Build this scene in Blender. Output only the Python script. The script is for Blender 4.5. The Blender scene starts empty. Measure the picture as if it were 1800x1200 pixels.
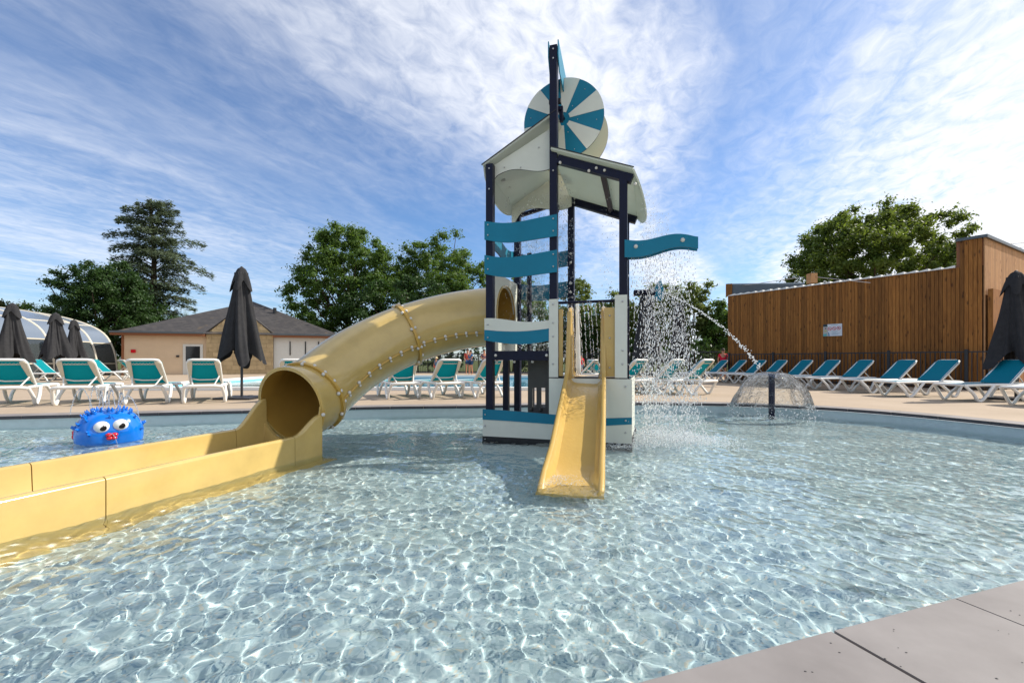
import bpy, bmesh, math, random
import numpy as np
from mathutils import Vector, Matrix, noise
from mathutils.geometry import tessellate_polygon
R = math.radians
PI = math.pi
random.seed(7)
sc = bpy.context.scene
COL = sc.collection

# ------------------------------------------------------------------ camera, sky, sun, exposure
F = 800.0          # focal length in photo pixels (1800 px wide), horizon at y = 633
CH = 0.95          # camera height above the pool deck (deck is z = 0)
WZ = -0.20         # water level
cam = bpy.data.cameras.new('camera'); co = bpy.data.objects.new('camera', cam); COL.objects.link(co); sc.camera = co
cam.lens = 16.0; cam.sensor_width = 36.0; cam.shift_y = 33.0 / 1800.0
cam.clip_start = 0.05; cam.clip_end = 3000
co.location = (0, 0, CH); co.rotation_euler = (R(90), 0, 0)

AZ = R(15); EL = R(41)
SUN = Vector((math.cos(AZ) * math.cos(EL), math.sin(AZ) * math.cos(EL), math.sin(EL)))
world = bpy.data.worlds.new('World'); sc.world = world; world.use_nodes = True

def sky():
    nt = world.node_tree; N = nt.nodes; K = nt.links
    bg = N['Background']; bg.inputs[1].default_value = 0.13
    sk = N.new('ShaderNodeTexSky'); sk.sky_type = 'NISHITA'; sk.sun_disc = False
    sk.sun_elevation = EL; sk.sun_rotation = R(90) - AZ; sk.air_density = 1.0; sk.dust_density = 0.6; sk.ozone_density = 2.0
    tc = N.new('ShaderNodeTexCoord'); sx = N.new('ShaderNodeSeparateXYZ'); K.new(tc.outputs['Generated'], sx.inputs[0])
    def M(op, a, b=None, c=None):
        n = N.new('ShaderNodeMath'); n.operation = op
        for i, v in enumerate((a, b, c)):
            if v is None: continue
            if isinstance(v, (int, float)): n.inputs[i].default_value = v
            else: K.new(v, n.inputs[i])
        return n.outputs[0]
    z = M('ADD', M('MAXIMUM', sx.outputs[2], 0.0), 0.035)
    px = M('DIVIDE', sx.outputs[0], z); py = M('DIVIDE', sx.outputs[1], z)
    ca, sa = math.cos(R(23.6)), math.sin(R(23.6))
    q = M('SUBTRACT', M('MULTIPLY', px, ca), M('MULTIPLY', py, sa))      # across the streaks
    p = M('ADD', M('MULTIPLY', px, sa), M('MULTIPLY', py, ca))           # along them
    def V(a, b, c=0.0):
        n = N.new('ShaderNodeCombineXYZ')
        for i, v in enumerate((a, b, c)):
            if isinstance(v, (int, float)): n.inputs[i].default_value = v
            else: K.new(v, n.inputs[i])
        return n.outputs[0]
    def NO(vec, s, det, rough=.55, dist=0.0):
        n = N.new('ShaderNodeTexNoise'); n.inputs['Scale'].default_value = s; n.inputs['Detail'].default_value = det
        n.inputs['Roughness'].default_value = rough; n.inputs['Distortion'].default_value = dist; K.new(vec, n.inputs['Vector']); return n.outputs['Fac']
    warp = NO(V(M('MULTIPLY', q, .8), M('MULTIPLY', p, .5), 3.0), 1.0, 3)
    qw = M('ADD', q, M('MULTIPLY', M('SUBTRACT', warp, .5), 1.1))
    mr = N.new('ShaderNodeMapRange'); mr.inputs['From Min'].default_value = -3; mr.inputs['From Max'].default_value = 3; K.new(qw, mr.inputs[0])
    cr = N.new('ShaderNodeValToRGB'); K.new(mr.outputs[0], cr.inputs[0]); el = cr.color_ramp.elements
    pts = [(-3, .34), (-2.0, .14), (-1.35, .22), (-.85, .42), (-.45, .84), (-.2, .66), (.02, .24), (.3, .42), (.7, .80), (1.2, 1.05), (3, 1.0)]
    el[0].position = 0; el[0].color = (pts[0][1],) * 3 + (1,); el[1].position = 1; el[1].color = (pts[-1][1],) * 3 + (1,)
    for a, b in pts[1:-1]:
        e = el.new((a + 3) / 6); e.color = (b, b, b, 1)
    streak = NO(V(M('MULTIPLY', qw, 2.4), M('MULTIPLY', p, .42)), 1.0, 7, .6, .5)
    broad = NO(V(M('MULTIPLY', q, .9), M('MULTIPLY', p, .35), 7.0), 1.0, 4, .5, .8)
    mott = NO(V(M('MULTIPLY', q, 13.0), M('MULTIPLY', p, 8.0), 1.0), 1.0, 6, .62, .6)
    a = M('ADD', cr.outputs[0], M('MULTIPLY', M('SUBTRACT', streak, .5), .68))
    a = M('ADD', a, M('MULTIPLY', M('SUBTRACT', broad, .5), .9))
    a = M('ADD', a, M('MULTIPLY', M('SUBTRACT', mott, .5), M('MULTIPLY', cr.outputs[0], 1.7)))
    rmp = N.new('ShaderNodeMapRange'); rmp.interpolation_type = 'SMOOTHSTEP'; rmp.inputs['From Min'].default_value = -.02; rmp.inputs['From Max'].default_value = 1.12
    K.new(a, rmp.inputs[0])
    cov = M('MULTIPLY', rmp.outputs[0], .96)
    mx = N.new('ShaderNodeMix'); mx.data_type = 'RGBA'
    tint = N.new('ShaderNodeMix'); tint.data_type = 'RGBA'; tint.blend_type = 'MULTIPLY'; tint.inputs[0].default_value = 1; K.new(sk.outputs[0], tint.inputs[6]); tint.inputs[7].default_value = (.64, .80, .99, 1)
    K.new(cov, mx.inputs[0]); K.new(tint.outputs[2], mx.inputs[6]); mx.inputs[7].default_value = (6.5, 6.65, 7.0, 1)
    K.new(mx.outputs[2], bg.inputs[0])
sky()

sl = bpy.data.lights.new('sun', 'SUN'); sl.energy = 4.9; sl.angle = R(.5); sl.color = (1, .93, .82)
so = bpy.data.objects.new('sun', sl); COL.objects.link(so); so.rotation_euler = SUN.to_track_quat('Z', 'Y').to_euler(); so.location = (20, 5, 30)
sl.cycles.is_caustics_light = True
sc.view_settings.view_transform = 'Standard'; sc.view_settings.look = 'None'
sc.view_settings.exposure = 0.35; sc.view_settings.gamma = 1; sc.view_settings.use_curve_mapping = False
sc.cycles.use_denoising = True; sc.cycles.sample_clamp_indirect = 6; sc.cycles.max_bounces = 14; sc.cycles.transmission_bounces = 12; sc.cycles.transparent_max_bounces = 24

def at(px, py, Y):          # photo pixel + distance -> world point
    return Vector(((px - 900) * Y / F, Y, CH + (633 - py) * Y / F))
def gx(px, Y): return (px - 900) * Y / F

# ------------------------------------------------------------------ tags and object helpers
def tag(o, label=None, cat=None, group=None, kind=None):
    if label: o['label'] = label
    if cat: o['category'] = cat
    if group: o['group'] = group
    if kind: o['kind'] = kind
    return o
def empty(name, loc=(0, 0, 0), rz=0, label=None, cat=None, group=None):
    o = bpy.data.objects.new(name, None); COL.objects.link(o); o.location = loc; o.rotation_euler = (0, 0, rz); o.empty_display_size = .2
    return tag(o, label, cat, group)
def finish(me, mats, smooth):
    if not isinstance(mats, (list, tuple)): mats = [mats]
    for m in mats: me.materials.append(m)
    if smooth is True:
        me.polygons.foreach_set('use_smooth', np.ones(len(me.polygons), bool))
    elif smooth:
        me.polygons.foreach_set('use_smooth', np.ones(len(me.polygons), bool)); me.set_sharp_from_angle(angle=R(smooth))
def obj(name, bm, mats, parent=None, loc=(0, 0, 0), rot=(0, 0, 0), smooth=False, bevel=0, seg=1):
    if bevel:
        es = [e for e in bm.edges if len(e.link_faces) == 2 and e.calc_face_angle(0) > R(30)]
        bmesh.ops.bevel(bm, geom=es, offset=bevel, segments=seg, affect='EDGES', profile=.5, clamp_overlap=True)
    bmesh.ops.recalc_face_normals(bm, faces=bm.faces)
    me = bpy.data.meshes.new(name); bm.to_mesh(me); bm.free()
    finish(me, mats, smooth or (45 if bevel else False))
    return link(name, me, parent, loc, rot)
def link(name, me, parent=None, loc=(0, 0, 0), rot=(0, 0, 0), scale=None):
    o = bpy.data.objects.new(name, me); COL.objects.link(o); o.parent = parent; o.location = loc; o.rotation_euler = rot
    if scale: o.scale = scale
    return o
def npobj(name, v, f, mats, parent=None, loc=(0, 0, 0), smooth=True, k=4):
    v = np.asarray(v, 'f').reshape(-1, 3); f = np.asarray(f, 'i').reshape(-1, k)
    me = bpy.data.meshes.new(name); me.vertices.add(len(v)); me.vertices.foreach_set('co', v.ravel())
    me.loops.add(f.size); me.loops.foreach_set('vertex_index', f.ravel()); me.polygons.add(len(f))
    me.polygons.foreach_set('loop_start', np.arange(0, f.size, k, dtype='i')); me.update(calc_edges=True)
    finish(me, mats, smooth)
    return link(name, me, parent, loc)
def dup(root, loc=None, rz=None, label=None, group=None):
    def cp(o, par):
        c = o.copy(); COL.objects.link(c); c.parent = par
        for ch in list(o.children): cp(ch, c)
        return c
    c = cp(root, None)
    if loc is not None: c.location = loc
    if rz is not None: c.rotation_euler = (0, 0, rz)
    return tag(c, label, None, group)

def box(bm, x0, x1, y0, y1, z0, z1, mi=0):
    vs = [bm.verts.new(p) for p in ((x0, y0, z0), (x1, y0, z0), (x1, y1, z0), (x0, y1, z0), (x0, y0, z1), (x1, y0, z1), (x1, y1, z1), (x0, y1, z1))]
    for q in ((3, 2, 1, 0), (4, 5, 6, 7), (0, 1, 5, 4), (1, 2, 6, 5), (2, 3, 7, 6), (3, 0, 4, 7)):
        f = bm.faces.new([vs[i] for i in q]); f.material_index = mi
    return vs
def BOX(*a):
    bm = bmesh.new(); box(bm, *a); return bm
def beam(bm, p0, p1, w, h, up=(0, 0, 1)):
    p0, p1 = Vector(p0), Vector(p1); d = (p1 - p0).normalized(); s = d.cross(Vector(up))
    if s.length < 1e-4: s = d.cross(Vector((0, 1, 0)))
    s.normalize(); u = s.cross(d).normalized()
    r = [[bm.verts.new(p + s * a * w / 2 + u * b * h / 2) for a, b in ((-1, -1), (1, -1), (1, 1), (-1, 1))] for p in (p0, p1)]
    bm.faces.new(r[0][::-1]); bm.faces.new(r[1])
    for i in range(4): bm.faces.new((r[0][i], r[0][(i + 1) % 4], r[1][(i + 1) % 4], r[1][i]))
def BEAM(*a, **k):
    bm = bmesh.new(); beam(bm, *a, **k); return bm
def sweep(bm, pts, rad, n=8, cap=True, sx=1.0, ref=None):
    """round tube along points; rad a number or a list"""
    pts = [Vector(p) for p in pts]; rings = []
    prev = None
    for i, p in enumerate(pts):
        t = (pts[min(i + 1, len(pts) - 1)] - pts[max(i - 1, 0)]).normalized()
        if prev is None:
            a = Vector(ref) if ref else (Vector((0, 0, 1)) if abs(t.z) < .9 else Vector((1, 0, 0)))
        else: a = prev
        s = (a - t * a.dot(t)).normalized(); prev = s; b = t.cross(s)
        r = rad[i] if isinstance(rad, (list, tuple)) else rad
        rings.append([bm.verts.new(p + (s * math.cos(2 * PI * k / n) + b * math.sin(2 * PI * k / n) * sx) * r) for k in range(n)])
    for a, b in zip(rings, rings[1:]):
        for k in range(n): bm.faces.new((a[k], a[(k + 1) % n], b[(k + 1) % n], b[k]))
    if cap: bm.faces.new(rings[0][::-1]); bm.faces.new(rings[-1])
    return rings
def SWEEP(*a, **k):
    bm = bmesh.new(); sweep(bm, *a, **k); return bm
def lathe(bm, prof, n=16, c=(0, 0, 0)):
    c = Vector(c); rings = []
    for r, z in prof:
        rings.append([bm.verts.new(c + Vector((r * math.cos(2 * PI * k / n), r * math.sin(2 * PI * k / n), z))) for k in range(n)])
    for a, b in zip(rings, rings[1:]):
        for k in range(n): bm.faces.new((a[k], a[(k + 1) % n], b[(k + 1) % n], b[k]))
    if prof[0][0] > 1e-5: bm.faces.new(rings[0][::-1])
    if prof[-1][0] > 1e-5: bm.faces.new(rings[-1])
    bmesh.ops.remove_doubles(bm, verts=bm.verts, dist=1e-5)
def loft(bm, secs, closed=True, caps=True):
    """secs: list of equally long point lists"""
    rings = [[bm.verts.new(p) for p in s] for s in secs]; n = len(rings[0])
    for a, b in zip(rings, rings[1:]):
        for k in range(n if closed else n - 1): bm.faces.new((a[k], a[(k + 1) % n], b[(k + 1) % n], b[k]))
    if caps and closed: bm.faces.new(rings[0][::-1]); bm.faces.new(rings[-1])
def prism(bm, poly, n, d, mi=0):
    """polygon (3D points) pushed by n*d"""
    n = Vector(n); a = [bm.verts.new(Vector(p)) for p in poly]; b = [bm.verts.new(Vector(p) + n * d) for p in poly]
    f = bm.faces.new(a[::-1]); g = bm.faces.new(b); f.material_index = g.material_index = mi
    for i in range(len(a)):
        h = bm.faces.new((a[i], a[(i + 1) % len(a)], b[(i + 1) % len(a)], b[i])); h.material_index = mi
def ball(bm, c, r, u=10, v=7, s=(1, 1, 1)):
    m = Matrix.Translation(c) @ Matrix.Diagonal((r * s[0], r * s[1], r * s[2], 1))
    bmesh.ops.create_uvsphere(bm, u_segments=u, v_segments=v, radius=1, matrix=m)
def crom(pts, n):
    P = [Vector(p) for p in pts]; out = []
    for i in range(len(P) - 1):
        a, b, c, d = P[max(i - 1, 0)], P[i], P[i + 1], P[min(i + 2, len(P) - 1)]
        for k in range(n):
            t = k / n
            out.append(.5 * ((2 * b) + (c - a) * t + (2 * a - 5 * b + 4 * c - d) * t * t + (3 * b - a - 3 * c + d) * t ** 3))
    out.append(P[-1]); return out

# ------------------------------------------------------------------ materials
def mat(name, col, rough=.5, spec=.5, metal=0, coat=0, noise_amt=0, nscale=8, bump=0, bscale=40, coords='Object', col2=None, trans=None, stretch=None, rnd=0, dirt=None):
    m = bpy.data.materials.new(name); m.use_nodes = True; nt = m.node_tree; N = nt.nodes; K = nt.links
    b = N['Principled BSDF']; b.inputs['Base Color'].default_value = (*col, 1); b.inputs['Roughness'].default_value = rough
    b.inputs['Specular IOR Level'].default_value = spec; b.inputs['Metallic'].default_value = metal; b.inputs['Coat Weight'].default_value = coat
    b.inputs['Coat Roughness'].default_value = .08
    tc = N.new('ShaderNodeTexCoord'); vec = tc.outputs[coords]
    if stretch:
        mp = N.new('ShaderNodeMapping'); mp.inputs['Scale'].default_value = stretch; K.new(vec, mp.inputs[0]); vec = mp.outputs[0]
    out = None
    if noise_amt or col2:
        n = N.new('ShaderNodeTexNoise'); n.inputs['Scale'].default_value = nscale; n.inputs['Detail'].default_value = 6; n.inputs['Roughness'].default_value = .6; K.new(vec, n.inputs['Vector'])
        r = N.new('ShaderNodeMapRange'); r.inputs[1].default_value = .3; r.inputs[2].default_value = .7; K.new(n.outputs[0], r.inputs[0])
        mx = N.new('ShaderNodeMix'); mx.data_type = 'RGBA'; K.new(r.outputs[0], mx.inputs[0])
        c2 = col2 or tuple(c * (1 - noise_amt) for c in col); mx.inputs[6].default_value = (*c2, 1); mx.inputs[7].default_value = (*col, 1)
        out = mx.outputs[2]
    if rnd:
        oi = N.new('ShaderNodeObjectInfo'); hs = N.new('ShaderNodeHueSaturation')
        r = N.new('ShaderNodeMapRange'); r.inputs[3].default_value = 1 - rnd; r.inputs[4].default_value = 1 + rnd; K.new(oi.outputs['Random'], r.inputs[0]); K.new(r.outputs[0], hs.inputs['Value'])
        if out: K.new(out, hs.inputs['Color'])
        else: hs.inputs['Color'].default_value = (*col, 1)
        out = hs.outputs[0]
    if out: K.new(out, b.inputs['Base Color'])
    if bump:
        n = N.new('ShaderNodeTexNoise'); n.inputs['Scale'].default_value = bscale; n.inputs['Detail'].default_value = 4; K.new(vec, n.inputs['Vector'])
        bu = N.new('ShaderNodeBump'); bu.inputs['Strength'].default_value = bump; bu.inputs['Distance'].default_value = .01; K.new(n.outputs[0], bu.inputs['Height']); K.new(bu.outputs[0], b.inputs['Normal'])
    if trans:
        t = N.new('ShaderNodeBsdfTranslucent'); ms = N.new('ShaderNodeMixShader'); ms.inputs[0].default_value = trans[1]; t.inputs[0].default_value = (*trans[0], 1)
        K.new(b.outputs[0], ms.inputs[1]); K.new(t.outputs[0], ms.inputs[2]); K.new(ms.outputs[0], N['Material Output'].inputs['Surface'])
    return m

M_teal = mat('teal_plastic', (.003, .18, .29), .45, .3, noise_amt=.12, nscale=3)
M_cream = mat('cream_plastic', (.66, .68, .60), .45, .35, noise_amt=.08, nscale=4)
M_roof = mat('roof_plastic', (.66, .69, .62), .4, .35, noise_amt=.08, nscale=4, trans=((.62, .68, .62), .30))
M_navy = mat('navy_paint', (.003, .005, .025), .4, .25, noise_amt=.3, nscale=6)
M_black = mat('black_edge', (.012, .012, .014), .5)
M_grey = mat('dark_grey_panel', (.10, .10, .095), .5, noise_amt=.25, nscale=5)
M_bolt = mat('bolt_cap', (.62, .60, .55), .25, .5)
M_steel = mat('steel', (.5, .5, .5), .3, .5, metal=1)
M_yel = mat('yellow_gelcoat', (.57, .41, .14), .18, .5, coat=.35, noise_amt=.20, nscale=2.6, bump=.08, bscale=5)
M_seam = mat('seam_gelcoat', (.50, .31, .06), .3, .5)
M_yelw = mat('yellow_slide', (.54, .355, .10), .22, .5, coat=.3, noise_amt=.10, nscale=3, bump=.25, bscale=25)
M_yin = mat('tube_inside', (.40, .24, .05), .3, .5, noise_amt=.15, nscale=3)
M_frame = mat('white_resin', (.78, .77, .73), .45, .4, noise_amt=.08, nscale=5)
M_lace = mat('cream_lacing', (.62, .56, .44), .6, .3)
M_sling = mat('teal_sling', (.0, .33, .38), .75, .2, noise_amt=.12, nscale=30, trans=((.0, .52, .56), .42))
M_slingb = mat('blue_teal_sling', (.0, .23, .33), .75, .2, noise_amt=.12, nscale=30, trans=((.0, .38, .46), .32))
M_fab = mat('charcoal_fabric', (.040, .040, .043), .9, .1, noise_amt=.25, nscale=9, bump=.3, bscale=120)
M_pole = mat('dark_pole', (.03, .03, .033), .4)
M_deck = mat('deck_concrete', (.42, .335, .25), .85, .2, nscale=.7, col2=(.35, .275, .20), bump=.3, bscale=60)
M_cop = mat('coping_stone', (.25, .23, .22), .62, .35, nscale=2.6, col2=(.185, .168, .16), bump=.05, bscale=260, coords='Object', rnd=.06)
M_copd = mat('coping_edge_shade', (.075, .072, .08), .6, .3, noise_amt=.3, nscale=3)  # shade of the pool-side coping faces, put into a darker stone colour
M_mortar = mat('mortar', (.55, .42, .25), .9)
M_liner = mat('pool_liner', (.50, .60, .62), .5, .3, noise_amt=.1)
M_rim2 = mat('pool_rim', (.75, .75, .72), .6)
M_blue = mat('blue_gloss', (.0, .16, .66), .12, .5, coat=.5, noise_amt=.1, nscale=4)
M_red = mat('red_gloss', (.6, .01, .02), .15, .5, coat=.4)
M_white = mat('white_gloss', (.75, .75, .73), .15, .5, coat=.3)
M_pupil = mat('black_gloss', (.01, .008, .008), .1, .5)
M_iron = mat('fence_iron', (.018, .02, .024), .5)
M_render = mat('peach_render', (.66, .51, .35), .9, .1, noise_amt=.1, nscale=1.2)
M_stone = mat('house_stone', (.50, .38, .22), .9, .1, noise_amt=.25, nscale=4, rnd=.12, bump=.3, bscale=20)
M_board = mat('white_board', (.62, .62, .58), .6, .2, noise_amt=.06)
M_fascia = mat('fascia_wood', (.25, .09, .03), .6)
M_dglass = mat('dark_glass', (.02, .022, .024), .08, .5)
M_zinc = mat('zinc', (.10, .115, .125), .4, .5, metal=.4, noise_amt=.2, nscale=3)
M_bark = mat('bark', (.09, .065, .045), .95, .1, noise_amt=.4, nscale=8, bump=.6, bscale=14)
M_skin = mat('skin', (.50, .24, .15), .6, .3)
M_hair = mat('hair', (.04, .022, .012), .7)
M_grass = mat('grass', (.06, .095, .025), .95, .1, nscale=2.0, col2=(.09, .085, .035))

def wood(name, c1, c2, dark, spread):
    m = bpy.data.materials.new(name); m.use_nodes = True; N = m.node_tree.nodes; K = m.node_tree.links; b = N['Principled BSDF']; b.inputs['Roughness'].default_value = .7; b.inputs['Specular IOR Level'].default_value = .25
    tc = N.new('ShaderNodeTexCoord'); oi = N.new('ShaderNodeObjectInfo'); mp = N.new('ShaderNodeMapping'); mp.inputs['Scale'].default_value = (14, 14, 1.1)
    ad = N.new('ShaderNodeVectorMath'); ad.operation = 'ADD'; cx = N.new('ShaderNodeCombineXYZ'); mu = N.new('ShaderNodeMath'); mu.operation = 'MULTIPLY'; mu.inputs[1].default_value = 300
    K.new(oi.outputs['Random'], mu.inputs[0]); K.new(mu.outputs[0], cx.inputs[0]); K.new(mu.outputs[0], cx.inputs[2])
    ge = N.new('ShaderNodeNewGeometry'); K.new(ge.outputs['Position'], ad.inputs[0]); K.new(cx.outputs[0], ad.inputs[1]); K.new(ad.outputs[0], mp.inputs[0])
    n = N.new('ShaderNodeTexNoise'); n.inputs['Scale'].default_value = 1.6; n.inputs['Detail'].default_value = 7; n.inputs['Distortion'].default_value = 1.2; K.new(mp.outputs[0], n.inputs['Vector'])
    cr = N.new('ShaderNodeValToRGB'); e = cr.color_ramp.elements; e[0].position = .3; e[0].color = (*c2, 1); e[1].position = .7; e[1].color = (*c1, 1); K.new(n.outputs[0], cr.inputs[0])
    # knots
    mp2 = N.new('ShaderNodeMapping'); mp2.inputs['Scale'].default_value = (7, 7, 2.4); K.new(ad.outputs[0], mp2.inputs[0])
    vo = N.new('ShaderNodeTexVoronoi'); vo.inputs['Scale'].default_value = 1.0; K.new(mp2.outputs[0], vo.inputs['Vector'])
    kr = N.new('ShaderNodeMapRange'); kr.inputs[1].default_value = .10; kr.inputs[2].default_value = .22; kr.inputs[3].default_value = .75; kr.inputs[4].default_value = 0; K.new(vo.outputs['Distance'], kr.inputs[0])
    mx = N.new('ShaderNodeMix'); mx.data_type = 'RGBA'; K.new(kr.outputs[0], mx.inputs[0]); K.new(cr.outputs[0], mx.inputs[6]); mx.inputs[7].default_value = (*dark, 1)
    hs = N.new('ShaderNodeHueSaturation'); r = N.new('ShaderNodeMapRange'); r.inputs[3].default_value = 1 - spread; r.inputs[4].default_value = 1 + spread; K.new(oi.outputs['Random'], r.inputs[0]); K.new(r.outputs[0], hs.inputs['Value']); K.new(mx.outputs[2], hs.inputs['Color'])
    K.new(hs.outputs[0], b.inputs['Base Color']); return m
M_wood = wood('cladding_wood', (.315, .135, .031), (.18, .070, .016), (.05, .018, .006), .30)
M_woodp = wood('pale_cladding_wood', (.50, .28, .13), (.38, .20, .09), (.14, .06, .03), .15)

def leafmat(name, c1, c2, tr, w=.35):
    m = bpy.data.materials.new(name); m.use_nodes = True; N = m.node_tree.nodes; K = m.node_tree.links; b = N['Principled BSDF']; b.inputs['Roughness'].default_value = .55; b.inputs['Specular IOR Level'].default_value = .3
    ge = N.new('ShaderNodeNewGeometry'); n = N.new('ShaderNodeTexNoise'); n.inputs['Scale'].default_value = .7; n.inputs['Detail'].default_value = 3; K.new(ge.outputs['Position'], n.inputs['Vector'])
    r = N.new('ShaderNodeMapRange'); r.inputs[1].default_value = .35; r.inputs[2].default_value = .65; K.new(n.outputs[0], r.inputs[0])
    mx = N.new('ShaderNodeMix'); mx.data_type = 'RGBA'; K.new(r.outputs[0], mx.inputs[0]); mx.inputs[6].default_value = (*c1, 1); mx.inputs[7].default_value = (*c2, 1)
    hs = N.new('ShaderNodeHueSaturation'); rr = N.new('ShaderNodeMapRange'); rr.inputs[3].default_value = .7; rr.inputs[4].default_value = 1.3; K.new(ge.outputs['Random Per Island'], rr.inputs[0]); K.new(rr.outputs[0], hs.inputs['Value']); K.new(mx.outputs[2], hs.inputs['Color'])
    K.new(hs.outputs[0], b.inputs['Base Color'])
    t = N.new('ShaderNodeBsdfTranslucent'); t.inputs[0].default_value = (*tr, 1); ms = N.new('ShaderNodeMixShader'); ms.inputs[0].default_value = w
    K.new(b.outputs[0], ms.inputs[1]); K.new(t.outputs[0], ms.inputs[2]); K.new(ms.outputs[0], N['Material Output'].inputs['Surface']); return m
L_broad = leafmat('broad_leaf', (.048, .10, .017), (.080, .14, .024), (.17, .28, .035))
L_oak = leafmat('oak_leaf', (.05, .09, .013), (.10, .13, .02), (.22, .30, .035))
L_dark = leafmat('dark_evergreen_leaf', (.018, .048, .010), (.035, .075, .014), (.06, .13, .02), .25)
L_cedar = leafmat('cedar_needle', (.10, .145, .09), (.15, .19, .115), (.16, .20, .11), .3)
L_birch = leafmat('birch_leaf', (.075, .11, .025), (.11, .15, .035), (.22, .28, .05))
L_hedge = leafmat('hedge_leaf', (.05, .075, .02), (.085, .085, .035), (.12, .16, .03))

# glass-like water
def water_material(name, tint, rough=0.0):
    m = bpy.data.materials.new(name); m.use_nodes = True; N = m.node_tree.nodes; N.remove(N['Principled BSDF']); g = N.new('ShaderNodeBsdfGlass')
    g.inputs['IOR'].default_value = 1.33; g.inputs['Roughness'].default_value = rough; g.inputs[0].default_value = (*tint, 1); m.node_tree.links.new(g.outputs[0], N['Material Output'].inputs['Surface']); return m
M_water = water_material('pool_water', (.96, .99, 1.0))
def drop_material(name, white):
    m = bpy.data.materials.new(name); m.use_nodes = True; N = m.node_tree.nodes; K = m.node_tree.links; N.remove(N['Principled BSDF']); g = N.new('ShaderNodeBsdfGlass'); g.inputs['IOR'].default_value = 1.33; g.inputs['Roughness'].default_value = .02
    d = N.new('ShaderNodeBsdfDiffuse'); d.inputs[0].default_value = (.85, .88, .9, 1); t = N.new('ShaderNodeBsdfTranslucent'); t.inputs[0].default_value = (.85, .88, .9, 1)
    a = N.new('ShaderNodeMixShader'); K.new(d.outputs[0], a.inputs[1]); K.new(t.outputs[0], a.inputs[2]); b = N.new('ShaderNodeMixShader'); b.inputs[0].default_value = white; K.new(g.outputs[0], b.inputs[1]); K.new(a.outputs[0], b.inputs[2]); K.new(b.outputs[0], N['Material Output'].inputs['Surface']); return m
M_drop = drop_material('water_drop', .26)
M_foam = drop_material('foam', .75)
def film_material():
    m = bpy.data.materials.new('water_film'); m.use_nodes = True; N = m.node_tree.nodes; K = m.node_tree.links; N.remove(N['Principled BSDF'])
    t = N.new('ShaderNodeBsdfTransparent'); t.inputs[0].default_value = (.93, .95, .95, 1); g = N.new('ShaderNodeBsdfGlossy'); g.inputs['Roughness'].default_value = .03
    d = N.new('ShaderNodeBsdfTranslucent'); d.inputs[0].default_value = (.8, .83, .85, 1)
    lw = N.new('ShaderNodeLayerWeight'); lw.inputs[0].default_value = .25; no = N.new('ShaderNodeTexNoise'); no.inputs['Scale'].default_value = 9; no.inputs['Detail'].default_value = 5; no.inputs['Distortion'].default_value = 1.5
    tc = N.new('ShaderNodeTexCoord'); K.new(tc.outputs['Object'], no.inputs['Vector']); r = N.new('ShaderNodeMapRange'); r.inputs[1].default_value = .5; r.inputs[2].default_value = .85; r.inputs[4].default_value = .28; K.new(no.outputs[0], r.inputs[0])
    bu = N.new('ShaderNodeBump'); bu.inputs['Distance'].default_value = .05; bu.inputs['Strength'].default_value = .8; K.new(no.outputs[0], bu.inputs['Height']); K.new(bu.outputs[0], g.inputs['Normal']); K.new(bu.outputs[0], lw.inputs['Normal'])
    a = N.new('ShaderNodeMixShader'); K.new(lw.outputs['Fresnel'], a.inputs[0]); K.new(t.outputs[0], a.inputs[1]); K.new(g.outputs[0], a.inputs[2])
    b = N.new('ShaderNodeMixShader'); K.new(r.outputs[0], b.inputs[0]); K.new(a.outputs[0], b.inputs[1]); K.new(d.outputs[0], b.inputs[2]); K.new(b.outputs[0], N['Material Output'].inputs['Surface']); return m
M_film = film_material()

def mosaic():
    m = bpy.data.materials.new('mosaic_floor'); m.use_nodes = True; N = m.node_tree.nodes; K = m.node_tree.links; b = N['Principled BSDF']; b.inputs['Roughness'].default_value = .6; b.inputs['Specular IOR Level'].default_value = .1
    ge = N.new('ShaderNodeNewGeometry'); sn = N.new('ShaderNodeVectorMath'); sn.operation = 'SNAP'; sn.inputs[1].default_value = (.012, .012, 1); K.new(ge.outputs['Position'], sn.inputs[0])
    wn = N.new('ShaderNodeTexWhiteNoise'); K.new(sn.outputs[0], wn.inputs['Vector'])
    cr = N.new('ShaderNodeValToRGB'); cr.color_ramp.interpolation = 'CONSTANT'; e = cr.color_ramp.elements
    cols = [(0, (.38, .47, .475)), (.3, (.44, .53, .53)), (.55, (.33, .42, .435)), (.75, (.50, .57, .56)), (.9, (.20, .29, .34)), (.96, (.52, .50, .42))]
    e[0].color = (*cols[0][1], 1); e[1].position = cols[1][0]; e[1].color = (*cols[1][1], 1)
    for p, c in cols[2:]: x = e.new(p); x.color = (*c, 1)
    K.new(wn.outputs['Value'], cr.inputs[0])
    n = N.new('ShaderNodeTexNoise'); n.inputs['Scale'].default_value = .8; K.new(ge.outputs['Position'], n.inputs['Vector']); r = N.new('ShaderNodeMapRange'); r.inputs[3].default_value = .88; r.inputs[4].default_value = 1.1; K.new(n.outputs[0], r.inputs[0])
    hs = N.new('ShaderNodeHueSaturation'); K.new(r.outputs[0], hs.inputs['Value']); K.new(cr.outputs[0], hs.inputs['Color']); K.new(hs.outputs[0], b.inputs['Base Color']); return m
M_mosaic = mosaic()
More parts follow.
